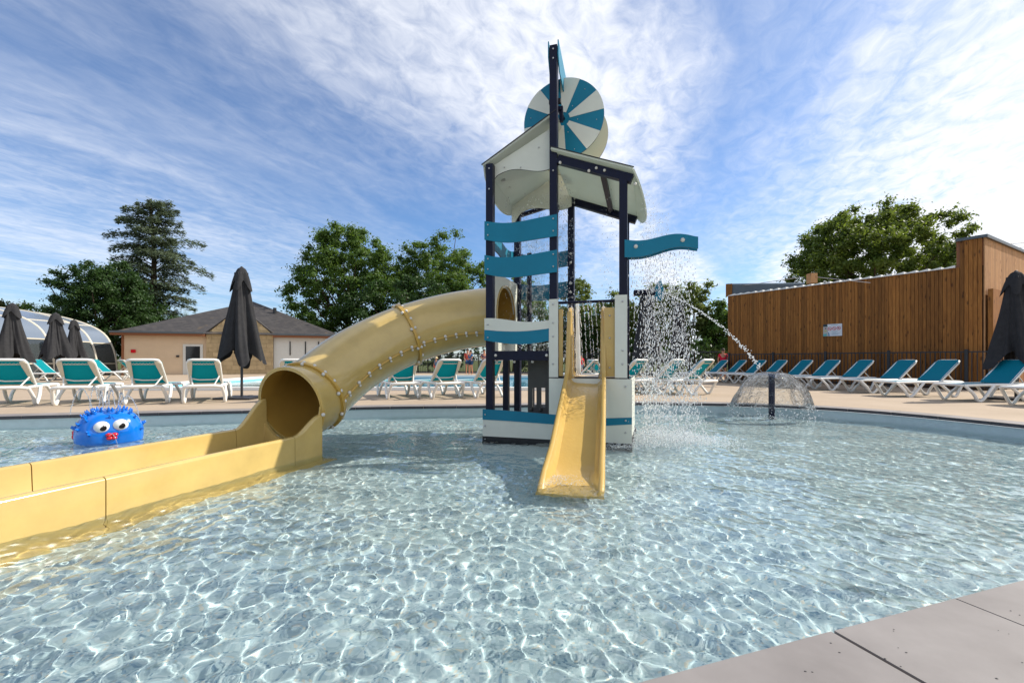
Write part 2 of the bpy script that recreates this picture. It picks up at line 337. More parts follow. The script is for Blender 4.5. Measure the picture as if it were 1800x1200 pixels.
def slate():
    m = bpy.data.materials.new('slate_roof'); m.use_nodes = True; N = m.node_tree.nodes; K = m.node_tree.links; b = N['Principled BSDF']; b.inputs['Roughness'].default_value = .75
    ge = N.new('ShaderNodeNewGeometry'); sx = N.new('ShaderNodeSeparateXYZ'); K.new(ge.outputs['Position'], sx.inputs[0]); cx = N.new('ShaderNodeCombineXYZ'); K.new(sx.outputs[0], cx.inputs[0]); K.new(sx.outputs[2], cx.inputs[1])
    br = N.new('ShaderNodeTexBrick'); br.inputs['Scale'].default_value = 1; br.inputs['Brick Width'].default_value = .3; br.inputs['Row Height'].default_value = .09; br.inputs['Mortar Size'].default_value = .008
    br.inputs['Color1'].default_value = (.065, .058, .055, 1); br.inputs['Color2'].default_value = (.035, .032, .033, 1); br.inputs['Mortar'].default_value = (.02, .018, .018, 1); K.new(cx.outputs[0], br.inputs['Vector'])
    n = N.new('ShaderNodeTexNoise'); n.inputs['Scale'].default_value = 1.5; n.inputs['Detail'].default_value = 6; K.new(ge.outputs['Position'], n.inputs['Vector']); r = N.new('ShaderNodeMapRange'); r.inputs[1].default_value = .62; r.inputs[2].default_value = .75; r.inputs[4].default_value = .5; K.new(n.outputs[0], r.inputs[0])
    mx = N.new('ShaderNodeMix'); mx.data_type = 'RGBA'; K.new(r.outputs[0], mx.inputs[0]); K.new(br.outputs[0], mx.inputs[6]); mx.inputs[7].default_value = (.16, .11, .05, 1); K.new(mx.outputs[2], b.inputs['Base Color']); return m
M_slate = slate()
def enclosure_glass(name, base, rough, tr):
    m = bpy.data.materials.new(name); m.use_nodes = True; N = m.node_tree.nodes; K = m.node_tree.links; b = N['Principled BSDF']; b.inputs['Base Color'].default_value = (*base, 1); b.inputs['Roughness'].default_value = rough; b.inputs['Specular IOR Level'].default_value = .7
    t = N.new('ShaderNodeBsdfTransparent'); ms = N.new('ShaderNodeMixShader'); ms.inputs[0].default_value = tr; K.new(b.outputs[0], ms.inputs[1]); K.new(t.outputs[0], ms.inputs[2]); K.new(ms.outputs[0], N['Material Output'].inputs['Surface']); return m
M_poly = enclosure_glass('polycarbonate', (.17, .21, .27), .22, .15)
M_pane = enclosure_glass('clear_pane', (.06, .07, .075), .06, .35)

# ------------------------------------------------------------------ ground, deck, pools
NEAR0 = Vector((1.125, 1.593)); ND = Vector((.9463, .3233))       # a joint of the near coping, direction of the edge
outline_raw = [(2.19, 1.956), (3.4, 2.37), (5.0, 2.98), (6.4, 3.8), (7.3, 4.9), (7.65, 5.8), (7.5, 6.67), (7.15, 7.8), (6.63, 8.72), (5.95, 9.35), (4.79, 9.87), (3.6, 10.1), (2.71, 10.13), (1.2, 9.85), (-.63, 9.5), (-2.93, 9.22), (-4.86, 8.6), (-8.64, 7.66), (-11.5, 6.9), (-13.4, 5.4), (-13.8, 3.2), (-12.8, .4), (-10.5, -1.2), (-8.2, -1.6)]
curve = [p.xy for p in crom([(x, y, 0) for x, y in outline_raw], 8)]
back = [NEAR0 + ND * s for s in np.arange(-9.2, 0.01, .4)]
outline = [NEAR0.copy()] + curve + back[:-1]
def resample(poly, step):
    P = poly + [poly[0]]; L = [0]
    for a, b in zip(P, P[1:]): L.append(L[-1] + (b - a).length)
    out = []; n = int(L[-1] / step); j = 0
    for k in range(n):
        s = k * step
        while L[j + 1] < s: j += 1
        t = (s - L[j]) / (L[j + 1] - L[j]); out.append(P[j].lerp(P[j + 1], t))
    return out
STEP = .673; SUB = 3
fine = resample(outline, STEP / SUB); fine = fine[:len(fine) // SUB * SUB]
def offset(poly, d):
    out = []; n = len(poly)
    for i in range(n):
        t = (poly[(i + 1) % n] - poly[i - 1]).normalized(); out.append(poly[i] + Vector((t.y, -t.x)) * d)
    return out
# outline runs counter-clockwise -> outward normal is (t.y,-t.x)
ar = sum(a.x * b.y - b.x * a.y for a, b in zip(fine, fine[1:] + fine[:1]))
if ar < 0: raise RuntimeError('outline orientation')
CW = .42
hole = offset(fine, CW)
pool2 = [Vector(p) for p in ((-13, 14.6), (1.2, 14.6), (1.2, 25.0), (-13, 25.0))]
def flat(name, outer, holes, z, m):
    polys = [[Vector((*p, z)) for p in outer]] + [[Vector((*p, z)) for p in h] for h in holes]
    tri = tessellate_polygon(polys); vs = [p for q in polys for p in q]
    me = bpy.data.meshes.new(name); me.from_pydata(vs, [], [t[:] for t in tri]); me.update()
    bm = bmesh.new(); bm.from_mesh(me)
    for f in bm.faces:
        if f.normal.z < 0: f.normal_flip()
    bm.to_mesh(me); bm.free(); finish(me, m, False); return link(name, me)
tag(flat('ground', [Vector(p) for p in ((-900, -300), (900, -300), (900, 1500), (-900, 1500))], [[Vector(p) for p in ((-59, -11), (29, -11), (29, 36), (-59, 36))]], -.02, M_grass), kind='structure')
deck = tag(flat('deck', [Vector(p) for p in ((-60, -12), (30, -12), (30, 37), (-60, 37))], [hole, pool2], 0, M_deck), kind='structure')
# pool shell
bm = bmesh.new(); n = len(fine)
a = [bm.verts.new((*p, -.056)) for p in offset(fine, .025)]; b = [bm.verts.new((*p, -.62)) for p in offset(fine, .025)]
for i in range(n): bm.faces.new((a[i], a[(i + 1) % n], b[(i + 1) % n], b[i]))
pw = tag(obj('pool_wall', bm, M_liner, smooth=True), kind='structure')
pf = tag(flat('pool_floor', offset(fine, .2), [], -.50, M_mosaic), kind='structure')
bm = bmesh.new(); a = [bm.verts.new((*p, -.045)) for p in offset(fine, .02)]; b = [bm.verts.new((*p, -.045)) for p in offset(hole, .02)]
c = [bm.verts.new((*p, -.012)) for p in offset(fine, .03)]; d = [bm.verts.new((*p, -.012)) for p in hole]
for i in range(n): j = (i + 1) % n; bm.faces.new((a[i], a[j], b[j], b[i])); bm.faces.new((c[i], c[j], d[j], d[i])); bm.faces.new((a[i], a[j], c[j], c[i]))
cope = tag(obj('coping', bm, M_mortar), kind='structure')
g = .004
outf = offset(fine, CW - .004)
for k in range(0, n, SUB):
    idx = [(k + i) % n for i in range(SUB + 1)]; inn = [fine[i].copy() for i in idx]; ou = [outf[i].copy() for i in idx]
    inn[0] = inn[0].lerp(inn[1], g / .224); inn[-1] = inn[-1].lerp(inn[-2], g / .224); ou[0] = ou[0].lerp(ou[1], g / .224); ou[-1] = ou[-1].lerp(ou[-2], g / .224)
    bm = bmesh.new(); prism(bm, [(*p, -.05) for p in inn] + [(*p, -.05) for p in ou[::-1]], (0, 0, 1), .05 + .004 + random.uniform(0, .0015))
    bm.faces.ensure_lookup_table()
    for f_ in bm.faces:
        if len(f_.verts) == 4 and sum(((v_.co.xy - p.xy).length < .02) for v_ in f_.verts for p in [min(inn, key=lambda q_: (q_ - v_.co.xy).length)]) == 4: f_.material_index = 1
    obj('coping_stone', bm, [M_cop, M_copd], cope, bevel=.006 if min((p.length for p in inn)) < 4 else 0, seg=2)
bm = bmesh.new()
for (sx_, sy_) in ((1.30, 1.50), (1.62, 1.44), (1.18, 1.42), (1.45, 1.33), (1.9, 1.72), (.9, 1.38), (1.05, 1.50), (1.71, 1.60), (1.36, 1.62)):
    for _ in range(2): x_, y_ = sx_ + random.uniform(-.03, .03), sy_ + random.uniform(-.03, .03); ball(bm, (x_, y_, .0055), random.uniform(.0012, .003), 6, 4, (1.6, 1, .35))
tag(obj('grit', bm, M_black, smooth=True), kind='stuff')
# second pool
bm = bmesh.new(); q = pool2; box(bm, -13, 1.2, 14.58, 14.6, -1.2, 0); box(bm, -13, 1.2, 25, 25.02, -1.2, 0); box(bm, 1.2, 1.22, 14.6, 25, -1.2, 0); box(bm, -13.02, -13, 14.6, 25, -1.2, 0); box(bm, -13, 1.2, 14.6, 25, -1.25, -1.2)
tag(obj('swimming_pool_shell', bm, mat('blue_liner', (.22, .50, .62), .6)), kind='structure')
bm = bmesh.new(); box(bm, -13.3, 1.5, 14.28, 14.6, .004, .10); box(bm, -13.3, 1.5, 25, 25.3, .004, .12); box(bm, 1.2, 1.5, 14.6, 25, .004, .10); box(bm, -13.3, -13, 14.6, 25, .004, .10)
tag(obj('swimming_pool_rim', bm, M_rim2), kind='structure')

# ------------------------------------------------------------------ water
def field(Nn, S, seed, lam0, lam1, p, ani, ang):
    rng = np.random.default_rng(seed); k = np.fft.fftfreq(Nn, S / Nn); kx, ky = np.meshgrid(k, k); kk = np.hypot(kx, ky) + 1e-9; lam = 1 / kk
    A = np.where((lam > lam0) & (lam < lam1), kk ** -p, 0); A = A * (1 + ani * np.cos(2 * (np.arctan2(ky, kx) - ang)))
    h = np.fft.ifft2(np.fft.fft2(rng.standard_normal((Nn, Nn))) * A).real; g_ = (np.roll(h, -1, 1) - h) / (S / Nn); return h / np.sqrt(2 * (g_ ** 2).mean())
NF, SF = 2048, 18.0
H1 = .092 * field(NF, SF, 1, .075, .30, 1.1, .25, .5) + .03 * field(NF, SF, 5, .45, 1.4, 2.0, .5, 1.2)
H2 = .009 * field(NF, SF, 3, .035, .1, 1.0, 0, 0)
def samp(H, x, y):
    fx = (x / SF * NF) % NF; fy = (y / SF * NF) % NF; ix = np.floor(fx).astype(int); iy = np.floor(fy).astype(int); tx = fx - ix; ty = fy - iy; ix %= NF; iy %= NF; i2 = (ix + 1) % NF; j2 = (iy + 1) % NF
    return (H[iy, ix] * (1 - tx) + H[iy, i2] * tx) * (1 - ty) + (H[j2, ix] * (1 - tx) + H[j2, i2] * tx) * ty
ys = [-1.7]
while ys[-1] < 10.4: ys.append(ys[-1] + (.03 if ys[-1] < .7 else .0135 + .0026 * (ys[-1] - .7)))
ys = np.array(ys); t = np.linspace(-1, 1, 900); X = t[None, :] * (np.maximum(ys, .5)[:, None] * 1.25 + 2.4) - .2 * np.maximum(0, 0); Y = np.repeat(ys[:, None], len(t), 1)
SPL = [(2.15, 6.5, .55, 1.8), (5.25, 9.2, .7, 1.5), (.55, 4.0, .3, .7), (-5.6, 6.4, .6, .6), (1.0, 6.4, .4, 1)]
boost = np.ones_like(X)
for sx_, sy_, sr_, am_ in SPL: boost += am_ * np.exp(-((X - sx_) ** 2 + (Y - sy_) ** 2) / sr_ ** 2)
calm = .98 + .16 * np.sin(X * 1.1 + 1.3 * np.sin(Y * .8)) * np.sin(Y * 1.4 + X * .5 + 1.0)
Z = samp(H1, X, Y) * calm * np.minimum(boost, 1.6) + samp(H2, X, Y) * boost
P2 = np.array([(p.x, p.y) for p in offset(fine, .02)])
def inside(x, y, P):
    c = np.zeros(x.shape, bool); j = len(P) - 1
    for i in range(len(P)):
        xi, yi = P[i]; xj, yj = P[j]
        with np.errstate(divide='ignore', invalid='ignore'): c ^= ((yi > y) != (yj > y)) & (x < (xj - xi) * (y - yi) / (yj - yi) + xi)
        j = i
    return c
ny, nx = X.shape; ins = inside(X, Y, P2)
i = (np.arange(ny - 1)[:, None] * nx + np.arange(nx - 1)); keep = (ins[:-1, :-1] | ins[1:, 1:] | ins[:-1, 1:] | ins[1:, :-1]); i = i[keep]
f = np.stack([i, i + 1, i + nx + 1, i + nx], -1); v = np.stack([X, Y, Z + WZ], -1).reshape(-1, 3)
used = np.zeros(len(v), bool); used[f.ravel()] = True; remap = np.cumsum(used) - 1
wat = tag(npobj('water', v[used], remap[f], M_water), kind='structure'); wat.cycles.is_caustics_caster = True
for o in (pf, pw): o.cycles.is_caustics_receiver = True
# second pool water: opaque depth is far away, gentle waves
xs = np.arange(-13, 1.21, .1); yy = np.arange(14.6, 25.01, .1); X2, Y2 = np.meshgrid(xs, yy); Z2 = .35 * samp(H1, X2, Y2) - .06
n2 = len(xs); i = (np.arange(len(yy) - 1)[:, None] * n2 + np.arange(n2 - 1)).ravel()
w2 = tag(npobj('swimming_pool_water', np.stack([X2, Y2, Z2], -1), np.stack([i, i + 1, i + n2 + 1, i + n2], -1), mat('far_pool_water', (.07, .26, .36), .08, .5)), kind='structure')

# ------------------------------------------------------------------ play tower
T = empty('water_play_tower', (-.318, 6.70, WZ), R(-17.4), 'tall navy, teal and cream water play tower with striped wheel, yellow tube and open slide', 'play tower')
UB = .953
def post(u, v, z1, z0=-.36, w=.105):
    return obj('post', BOX(-w / 2, w / 2, -w / 2, w / 2, z0, z1), M_navy, T, (u, v, 0), bevel=.012, seg=2)
post(0, 0, 4.02); fc = post(UB, 0, 5.56); post(2 * UB, 0, 3.62); post(0, 1.4, 3.75); post(UB, 1.4, 3.93); post(2 * UB - .05, 1.4, 3.45); post(0, .75, 1.2, w=.09)
bolt_me = None
def bolt(parent, loc, r=.014, m=M_steel, nrm=None):
    global bolt_me
    if bolt_me is None: bolt_me = {}
    key = (round(r, 4), m.name)
    if key not in bolt_me:
        bm = bmesh.new(); bmesh.ops.create_uvsphere(bm, u_segments=8, v_segments=6, radius=r); me = bpy.data.meshes.new('bolt'); bm.to_mesh(me); bm.free(); finish(me, m, True); bolt_me[key] = me
    return link('bolt', bolt_me[key], parent, loc)
def wavy(name, u0, u1, ztop, zbot, v, m, th=.022, nn=18, core=True, parent=T, axis='u'):
    """board with curved top and bottom edge; ztop/zbot functions of t in 0..1"""
    bm = bmesh.new(); pts = []
    for k in range(nn + 1): t_ = k / nn; pts.append((u0 + (u1 - u0) * t_, ztop(t_)))
    lo_ = [(u0 + (u1 - u0) * k / nn, zbot(k / nn)) for k in range(nn, -1, -1)]
    poly = pts + lo_
    P_ = [(a_, v, b_) if axis == 'u' else (v, a_, b_) for a_, b_ in poly]
    prism(bm, P_, (0, 1, 0) if axis == 'u' else (1, 0, 0), th)
    # thin dark core edge between two coloured skins
    for f_ in bm.faces:
        f_.material_index = 0 if len(f_.verts) > 4 else (1 if core else 0)
    return obj(name, bm, [m, M_black], parent)
def slat_curve(z0): return lambda t: z0 - .055 * math.sin(PI * t) - .012 * math.sin(2 * PI * t)
for z0, h_ in ((3.18, .27), (2.685, .275)):
    wavy('wave_slat', -.065, 1.015, slat_curve(z0), lambda t, z0=z0, h_=h_: slat_curve(z0)(t) - h_ - .036 * t, -.078, M_teal)
    for u, dz in ((-.01, .06), (-.01, .21), (.96, .06), (.96, .23)): bolt(T, (u, -.082, z0 - dz), .013)
wavy('wave_slat', -.065, 1.015, lambda t: 1.762 - .05 * t - .035 * math.sin(PI * t) ** 2 + .012 * math.sin(2 * PI * t), lambda t: 1.594 + .016 * t - .04 * math.sin(PI * t), -.078, M_cream)
wavy('wave_slat', -.065, 1.015, lambda t: 1.592 + .016 * t - .04 * math.sin(PI * t), lambda t: 1.443 - .065 * math.sin(PI * t), -.082, M_teal)
for u, z in ((-.01, 1.67), (-.01, 1.48), (.96, 1.67), (.96, 1.48)): bolt(T, (u, -.086, z), .013)
for z0 in (3.05, 2.52):
    wavy('wave_slat', -.04, 1.0, slat_curve(z0), lambda t, z0=z0: slat_curve(z0)(t) - .27, 1.46, M_teal)
wavy('wave_slat', .05, 1.35, lambda t: 3.06 + .05 * math.sin(2 * PI * t), lambda t: 2.80 + .05 * math.sin(2 * PI * t), -.075, M_teal, axis='v')
# base boards
wavy('base_board', -.09, 1.05, lambda t: .437 - .045 * t ** 1.5, lambda t: .285 - .03 * t ** 1.5, -.086, M_teal)
wavy('base_board', -.09, 1.05, lambda t: .287 - .03 * t ** 1.5, lambda t: .045, -.080, M_cream)
obj('plinth', BOX(-.1, 2.02, -.07, 1.5, -.3, .046), M_black, T)
for u, z in ((-.05, .36), (-.05, .2), (-.05, -.0)): bolt(T, (u, -.09, z), .013)
wavy('base_board', .90, 2.02, lambda t: .90, lambda t: .045, -.084, M_cream)
wavy('teal_band', 1.3, 2.02, lambda t: .345 + .05 * t, lambda t: .235 + .07 * t, -.09, M_teal, th=.007)
for z in (.8, .35, .19): bolt(T, (1.94, -.094, z), .014)
wavy('side_board', .03, 1.4, lambda t: .90, lambda t: .045, 1.975, M_cream, axis='v')
wavy('upright_board', .90, 1.03, lambda t: 2.0, lambda t: .915, -.084, M_cream, nn=2)
wavy('upright_board', 1.80, 1.96, lambda t: 2.02, lambda t: .915, -.084, M_cream, nn=2)
for z in (1.93, 1.1): bolt(T, (.96, -.088, z), .014)
for z in (1.93, 1.28, 1.1): bolt(T, (1.9, -.088, z), .014)
# platforms, beams
obj('platform_beam', BOX(.05, .90, -.05, .05, 1.15, 1.285), M_navy, T, bevel=.008)
for u in (.1, .86): bolt(T, (u, -.055, 1.22), .022, M_bolt)
obj('platform', BOX(.02, .93, .06, 1.36, 1.2, 1.25), M_grey, T)
obj('platform', BOX(.98, 1.88, .06, 1.36, .86, .92), M_grey, T)
obj('spray_bar', SWEEP([(UB, 0, 1.955), (2 * UB, 0, 1.955)], .02, 8), M_navy, T, smooth=60)
# ladder panel with slots under the platform
bm = bmesh.new(); v0 = .62
box(bm, .40, .90, v0, v0 + .03, .72, 1.15); box(bm, .40, .90, v0, v0 + .03, .046, .42)
for k in range(4): box(bm, .40 + k * .14, .40 + k * .14 + .075, v0, v0 + .03, .42, .72)
obj('slotted_panel', bm, M_grey, T)
for k in range(3): bolt(T, (.46 + k * .15, v0 - .012, .38), .03, M_grey)
for k in range(3): bolt(T, (.1 + .27 * k, .0, 1.13), .022, M_bolt)
obj('post', BOX(-.045, .045, -.045, .045, .0, 1.2), M_navy, T, (.33, 1.1, 0), bevel=.01)
# side panel with the tube's round opening (left side)
def ring_panel():
    bm = bmesh.new(); C_ = (.70, 1.86); r = .455; outer = []; inner = []; nn = 40
    for k in range(nn):
        a_ = 2 * PI * k / nn + PI / 4; c_, s_ = math.cos(a_), math.sin(a_); m_ = max(abs(c_) / .62, abs(s_) / .62)
        outer.append((C_[0] + c_ / m_, C_[1] + s_ / m_ * 1.0)); inner.append((C_[0] + r * c_, C_[1] + r * s_))
    L = [[bm.verts.new((x_, p_[0], p_[1])) for p_ in ring] for x_ in (-.01, .012) for ring in (outer, inner)]
    for k in range(nn):
        j = (k + 1) % nn; bm.faces.new((L[0][k], L[0][j], L[1][j], L[1][k])); bm.faces.new((L[2][k], L[3][k], L[3][j], L[2][j])); bm.faces.new((L[1][k], L[1][j], L[3][j], L[3][k])); bm.faces.new((L[0][k], L[2][k], L[2][j], L[0][j]))
    return bm
obj('entrance_panel', ring_panel(), M_cream, T)
# roofs -------------------------------------------------
def slab(name, pts, nrm, d, m, **k):
    bm = bmesh.new(); prism(bm, pts, nrm, d); return obj(name, bm, m, T, **k)
V0, V1 = -.045, 1.54
def roof_board(u0, z0, u1, z1, name='roof_panel', bd=.16):
    n_ = Vector((-(z1 - z0), 0, u1 - u0)).normalized()
    bm = bmesh.new(); prism(bm, [(u0, V0, z0 + .02), (u1, V0, z1 + .02), (u1, V1, z1 - bd), (u0, V1, z0 - bd)], n_, .03); r_ = obj(name, bm, M_roof, T)
    e_ = (Vector((u1 - u0, 0, z1 - z0))).normalized() * .01
    for va, vb in ((V0 - .012, V0 - .001), (V1 + .001, V1 + .012)):
        dz_ = .02 if va < 0 else -bd; bm = bmesh.new(); prism(bm, [Vector((u0, va, z0 + dz_)) - e_ + n_ * .022, Vector((u1, va, z1 + dz_)) + e_ + n_ * .022, Vector((u1, va, z1 + dz_)) + e_ + n_ * .034, Vector((u0, va, z0 + dz_)) - e_ + n_ * .034], (0, 1, 0), vb - va)
        obj('edge_strip', bm, M_black, T)
roof_board(-.10, 3.98, 1.0, 4.60); V0 = -.12; roof_board(.93, 4.06, 2.03, 3.64); V0 = -.045
def flap(name, u0, z0, du, dz, sgn):
    """curved valance hanging outwards from an eave"""
    bm = bmesh.new(); nn = 16; a_ = []; b_ = []
    for k in range(nn + 1):
        t_ = k / nn; v_ = V0 + .02 + (V1 - V0 - .04) * t_; s_ = math.sin(PI * t_) ** .55; z0_ = z0 + .02 - .17 * t_
        a_.append(Vector((u0, v_, z0_))); b_.append(Vector((u0 + du * s_, v_, z0_ + dz * s_)))
    nrm = Vector((-dz, 0, du)).normalized() * sgn
    secs = []
    for p_, q_ in zip(a_, b_):
        if (q_ - p_).length < .01: q_ = p_ + Vector((du, 0, dz)).normalized() * .012
        secs.append([p_, q_, q_ + nrm * .022, p_ + nrm * .022])
    loft(bm, secs); return obj(name, bm, M_roof, T)
flap("eave_flap", -.10, 3.98, -.05, -.27, 1); V0 = -.12; flap('eave_flap', 2.03, 3.64, .15, -.27, 1)
# fascia boards under the left roof, front and back
def fascia(v, dark=True, lo=0):
    top = lambda t: 3.985 + (.0) + .57 * t * .95
    def bot(t): return 3.62 + .22 * min(1, t / .16) ** .6 * 1.0 + .10 * t + .06 * math.sin(2 * PI * (t - .1)) + lo
    return wavy('fascia_board', -.09, 1.0 - .03, lambda t: 3.97 + .52 * t, bot, v, M_cream, nn=24)
fascia(-.06 + .115); fascia(1.33, lo=-.16)
for u, z in ((.2, 3.98), (.45, 3.95), (.72, 4.2)): bolt(T, (u, .05, z), .012)
# ceiling board joints + brackets
for k in range(4): obj('hinge_bracket', BOX(-.03, .03, -.02, .02, -.04, .01), M_steel, T, (.02, .25 + .28 * k, 4.02))
# right canopy frame
def fr(name, p0, p1, w=.1, h=.11): return obj(name, BEAM(p0, p1, w, h), M_navy, T, bevel=.01)
fr('roof_beam', (UB + .06, 0, 3.965), (2.02, 0, 3.57)); fr('roof_beam', (UB + .06, 1.4, 3.83), (2.02, 1.4, 3.43)); fr('roof_rafter', (1.62, .06, 3.76), (1.62, 1.34, 3.62), .07, .09); fr('roof_beam', (.06, 1.4, 3.70), (UB - .06, 1.4, 3.88), .06, .06)
for u in (1.05, 1.45, 2.06): bolt(T, (u, -.05, 3.90 - (u - 1.05) * .41 - .0), .022, M_bolt)
for u in (1.55, 1.66): bolt(T, (u, -.055, 3.76 - (u - 1.55) * .41), .02, M_bolt)
for z in (2.95, 2.8, 2.45, 2.3, 1.3, 1.0): bolt(T, (UB, 1.34, z), .022, M_bolt)
for z in (5.5, 5.37, 4.12, 3.8): bolt(T, (UB, -.055, z), .014)
for z in (3.95, 3.65): bolt(T, (0, -.055, z), .014)
obj('hinge_bracket', BOX(-.04, .04, -.02, .02, -.06, .06), M_black, T, (.72, 1.30, 3.72))
# striped wheel
def wheel(v, name, cm, first):
    r = .60; w_ = empty('hub_axis'); bpy.data.objects.remove(w_)
    bm = bmesh.new(); nn = 72; f0 = [bm.verts.new((r * math.cos(2 * PI * k / nn), 0, r * math.sin(2 * PI * k / nn))) for k in range(nn)]; f1 = [bm.verts.new((r * math.cos(2 * PI * k / nn), .02, r * math.sin(2 * PI * k / nn))) for k in range(nn)]
    bm.faces.new(f0); bm.faces.new(f1[::-1])
    for k in range(nn): f_ = bm.faces.new((f0[k], f1[k], f1[(k + 1) % nn], f0[(k + 1) % nn])); f_.material_index = 1
    d_ = obj(name, bm, [cm, M_black], T, (UB + .06, v, 4.72))
    if first:
        for s in range(6):
            c0 = R(20 + 60 * s); bm = bmesh.new(); pts = []
            hw = R(14.6)
            for k in range(13): a_ = c0 - hw + 2 * hw * k / 12; pts.append(((r + .001) * math.cos(a_), -.006, (r + .001) * math.sin(a_)))
            for k in range(4): a_ = c0 + R(17) - R(34) * k / 3; pts.append((.10 * math.cos(a_), -.006, .10 * math.sin(a_)))
            prism(bm, pts, (0, 1, 0), .005); obj('wheel_wedge', bm, M_cream, d_)
            for rr in (.22, .5): bolt(d_, (rr * math.cos(c0 + R(30)), -.004, rr * math.sin(c0 + R(30))), .007)
    return d_
wheel(.36, 'wheel_disc', M_teal, True); wheel(.95, 'wheel_disc', mat('cream_wheel', (.72, .62, .42), .5), False)
obj('wheel_axle', SWEEP([(UB + .06, .05, 4.72), (UB + .06, 1.0, 4.72)], .03, 8), M_navy, T, smooth=60)
obj('axle_bracket', BOX(-.085, .085, -.03, .03, -.03, .03), M_black, T, (UB, .08, 4.83)); obj('axle_bracket', BOX(-.02, .03, -.02, .02, -.12, .1), M_navy, T, (UB + .08, .1, 4.66))
# twin sail plates at the mast head
for s in (-1, 1):
    bm = bmesh.new(); u = UB + s * .062; prism(bm, [(u, -.05, 5.62), (u, -.05, 5.40), (u, .05, 5.22), (u, .75, 4.98), (u, .95, 4.9), (u, .95, 5.12), (u, .5, 5.42)], (s, 0, 0), .014); obj('sail_plate', bm, M_teal, T)
# finger plank sprayer
for v, m in ((-.075, M_teal), (.05, M_teal)):
    zt = lambda t: 2.754 - .028 * math.sin(2 * PI * min(1, t * 1.05)) - .036 * t ** 6
    wavy('spray_plank', 2 * UB + .02, 2 * UB + .93, zt, lambda t: zt(t) - (.235 - .085 * t), v, m)
for u, z in ((2.07, 2.65), (2.65, 2.69)): bolt(T, (u, -.08, z), .028, M_bolt)
# little cannon and fish-tail fin behind the right post
obj('spray_cannon', SWEEP([(2.0, 1.2, 2.22), (2.32, 1.1, 2.2)], .05, 10), M_navy, T, smooth=60)
bm = bmesh.new(); prism(bm, [(2.28, 1.1, 2.2), (2.34, 1.1, 2.34), (2.40, 1.1, 2.40), (2.44, 1.1, 2.26), (2.44, 1.1, 2.14), (2.38, 1.1, 2.06), (2.30, 1.1, 2.12)], (0, 1, 0), .02); obj('cannon_fin', bm, M_teal, T)
obj('water_pipe', SWEEP([(.35, .9, 1.25), (.35, .9, 2.9)], .04, 8), M_navy, T, smooth=60)

# --- open slide (part of the tower, sub-parts)
inv = T.matrix_basis.inverted() if False else (Matrix.Translation((-.318, 6.70, WZ)) @ Matrix.Rotation(R(-17.4), 4, 'Z')).inverted()
def lipsec(C_, side, w, zf, ztl, ztr, lip=.065, skirt=.10, zl=None):
    """closed section of a flat-bottomed trough; C_ centre on ground plane, side = unit vector across"""
    P_ = []; kl = min(.04, (ztl - zf) * .35); kr = min(.04, (ztr - zf) * .35); fl = min(.05, (ztl - zf) * .4); fr_ = min(.05, (ztr - zf) * .4)
    def add(s_, z_): P_.append(C_ + side * s_ + Vector((0, 0, z_)))
    lb = (zf - .05) if zl is None else zl
    add(-w - lip, lb); add(-w - lip, ztl - .03)
    for a_ in (150, 110, 70, 30): add(-w - lip / 2 + lip / 2 * math.cos(R(a_)), ztl - .03 + .03 * math.sin(R(a_)))
    add(-w, ztl - kl)
    add(-w + .012, zf + fl); add(-w + .045, zf + .008); add(-w + .10, zf); add(w - .10, zf); add(w - .045, zf + .008); add(w - .012, zf + fr_)
    add(w, ztr - kr)
    for a_ in (150, 110, 70, 30): add(w + lip / 2 + lip / 2 * math.cos(R(a_)), ztr - .03 + .03 * math.sin(R(a_)))
    add(w + lip, ztr - .03); add(w + lip, lb)
    return P_
def slide():
    A_ = Vector((1.03, 6.32, 0)); B_ = Vector((.50, 3.97, 0)); d_ = (B_ - A_); L_ = d_.length; d_.normalize(); side = Vector((-d_.y, d_.x, 0))   # points right as seen from camera? fixed below
    if side.x < 0: side = -side
    W0 = .215; secs = []
    #   s(along), floor z, wall height, half width
    prof = [(-.30, 1.14 - .02, .99, .20), (-.05, 1.10 - .02, .99, .20), (.03, 1.075 - .02, .96, .20), (.10, 1.05 - .02, .62, .205), (.17, 1.01 - .02, .26, .21), (.26, .97, .17, .215), (.5, .86, .155, .22), (.9, .66, .15, .225), (1.3, .455, .15, .23), (1.6, .305, .155, .232), (1.78, .235, .165, .235), (1.92, .205, .15, .236), (2.1, .195, .10, .24), (2.28, .17, .055, .24), (2.42, .10, .04, .24)]
    # heights above are over z=-0.2+... convert: photo heights above water + WZ; drop to deck frame
    for s_, zf, h_, w_ in prof:
        zf = zf - .18 + WZ
        C_ = A_ + d_ * s_; secs.append([inv @ p for p in lipsec(C_, side, w_, zf, zf + h_, zf + h_, .06)])
    bm = bmesh.new(); loft(bm, secs); o_ = obj('open_slide', bm, M_yelw, T, smooth=40)
    o_.cycles.is_caustics_receiver = True
    return o_
SL = slide()
for u0, u1 in ((1.032, 1.09), (1.655, 1.80)):
    bm = BOX(u0, u1, -.055, -.03, .93, 1.86); obj('slide_flange', bm, M_yelw, SL, bevel=.006)
for z in (1.75, 1.45, 1.05): bolt(SL, (1.73, -.06, z), .013)

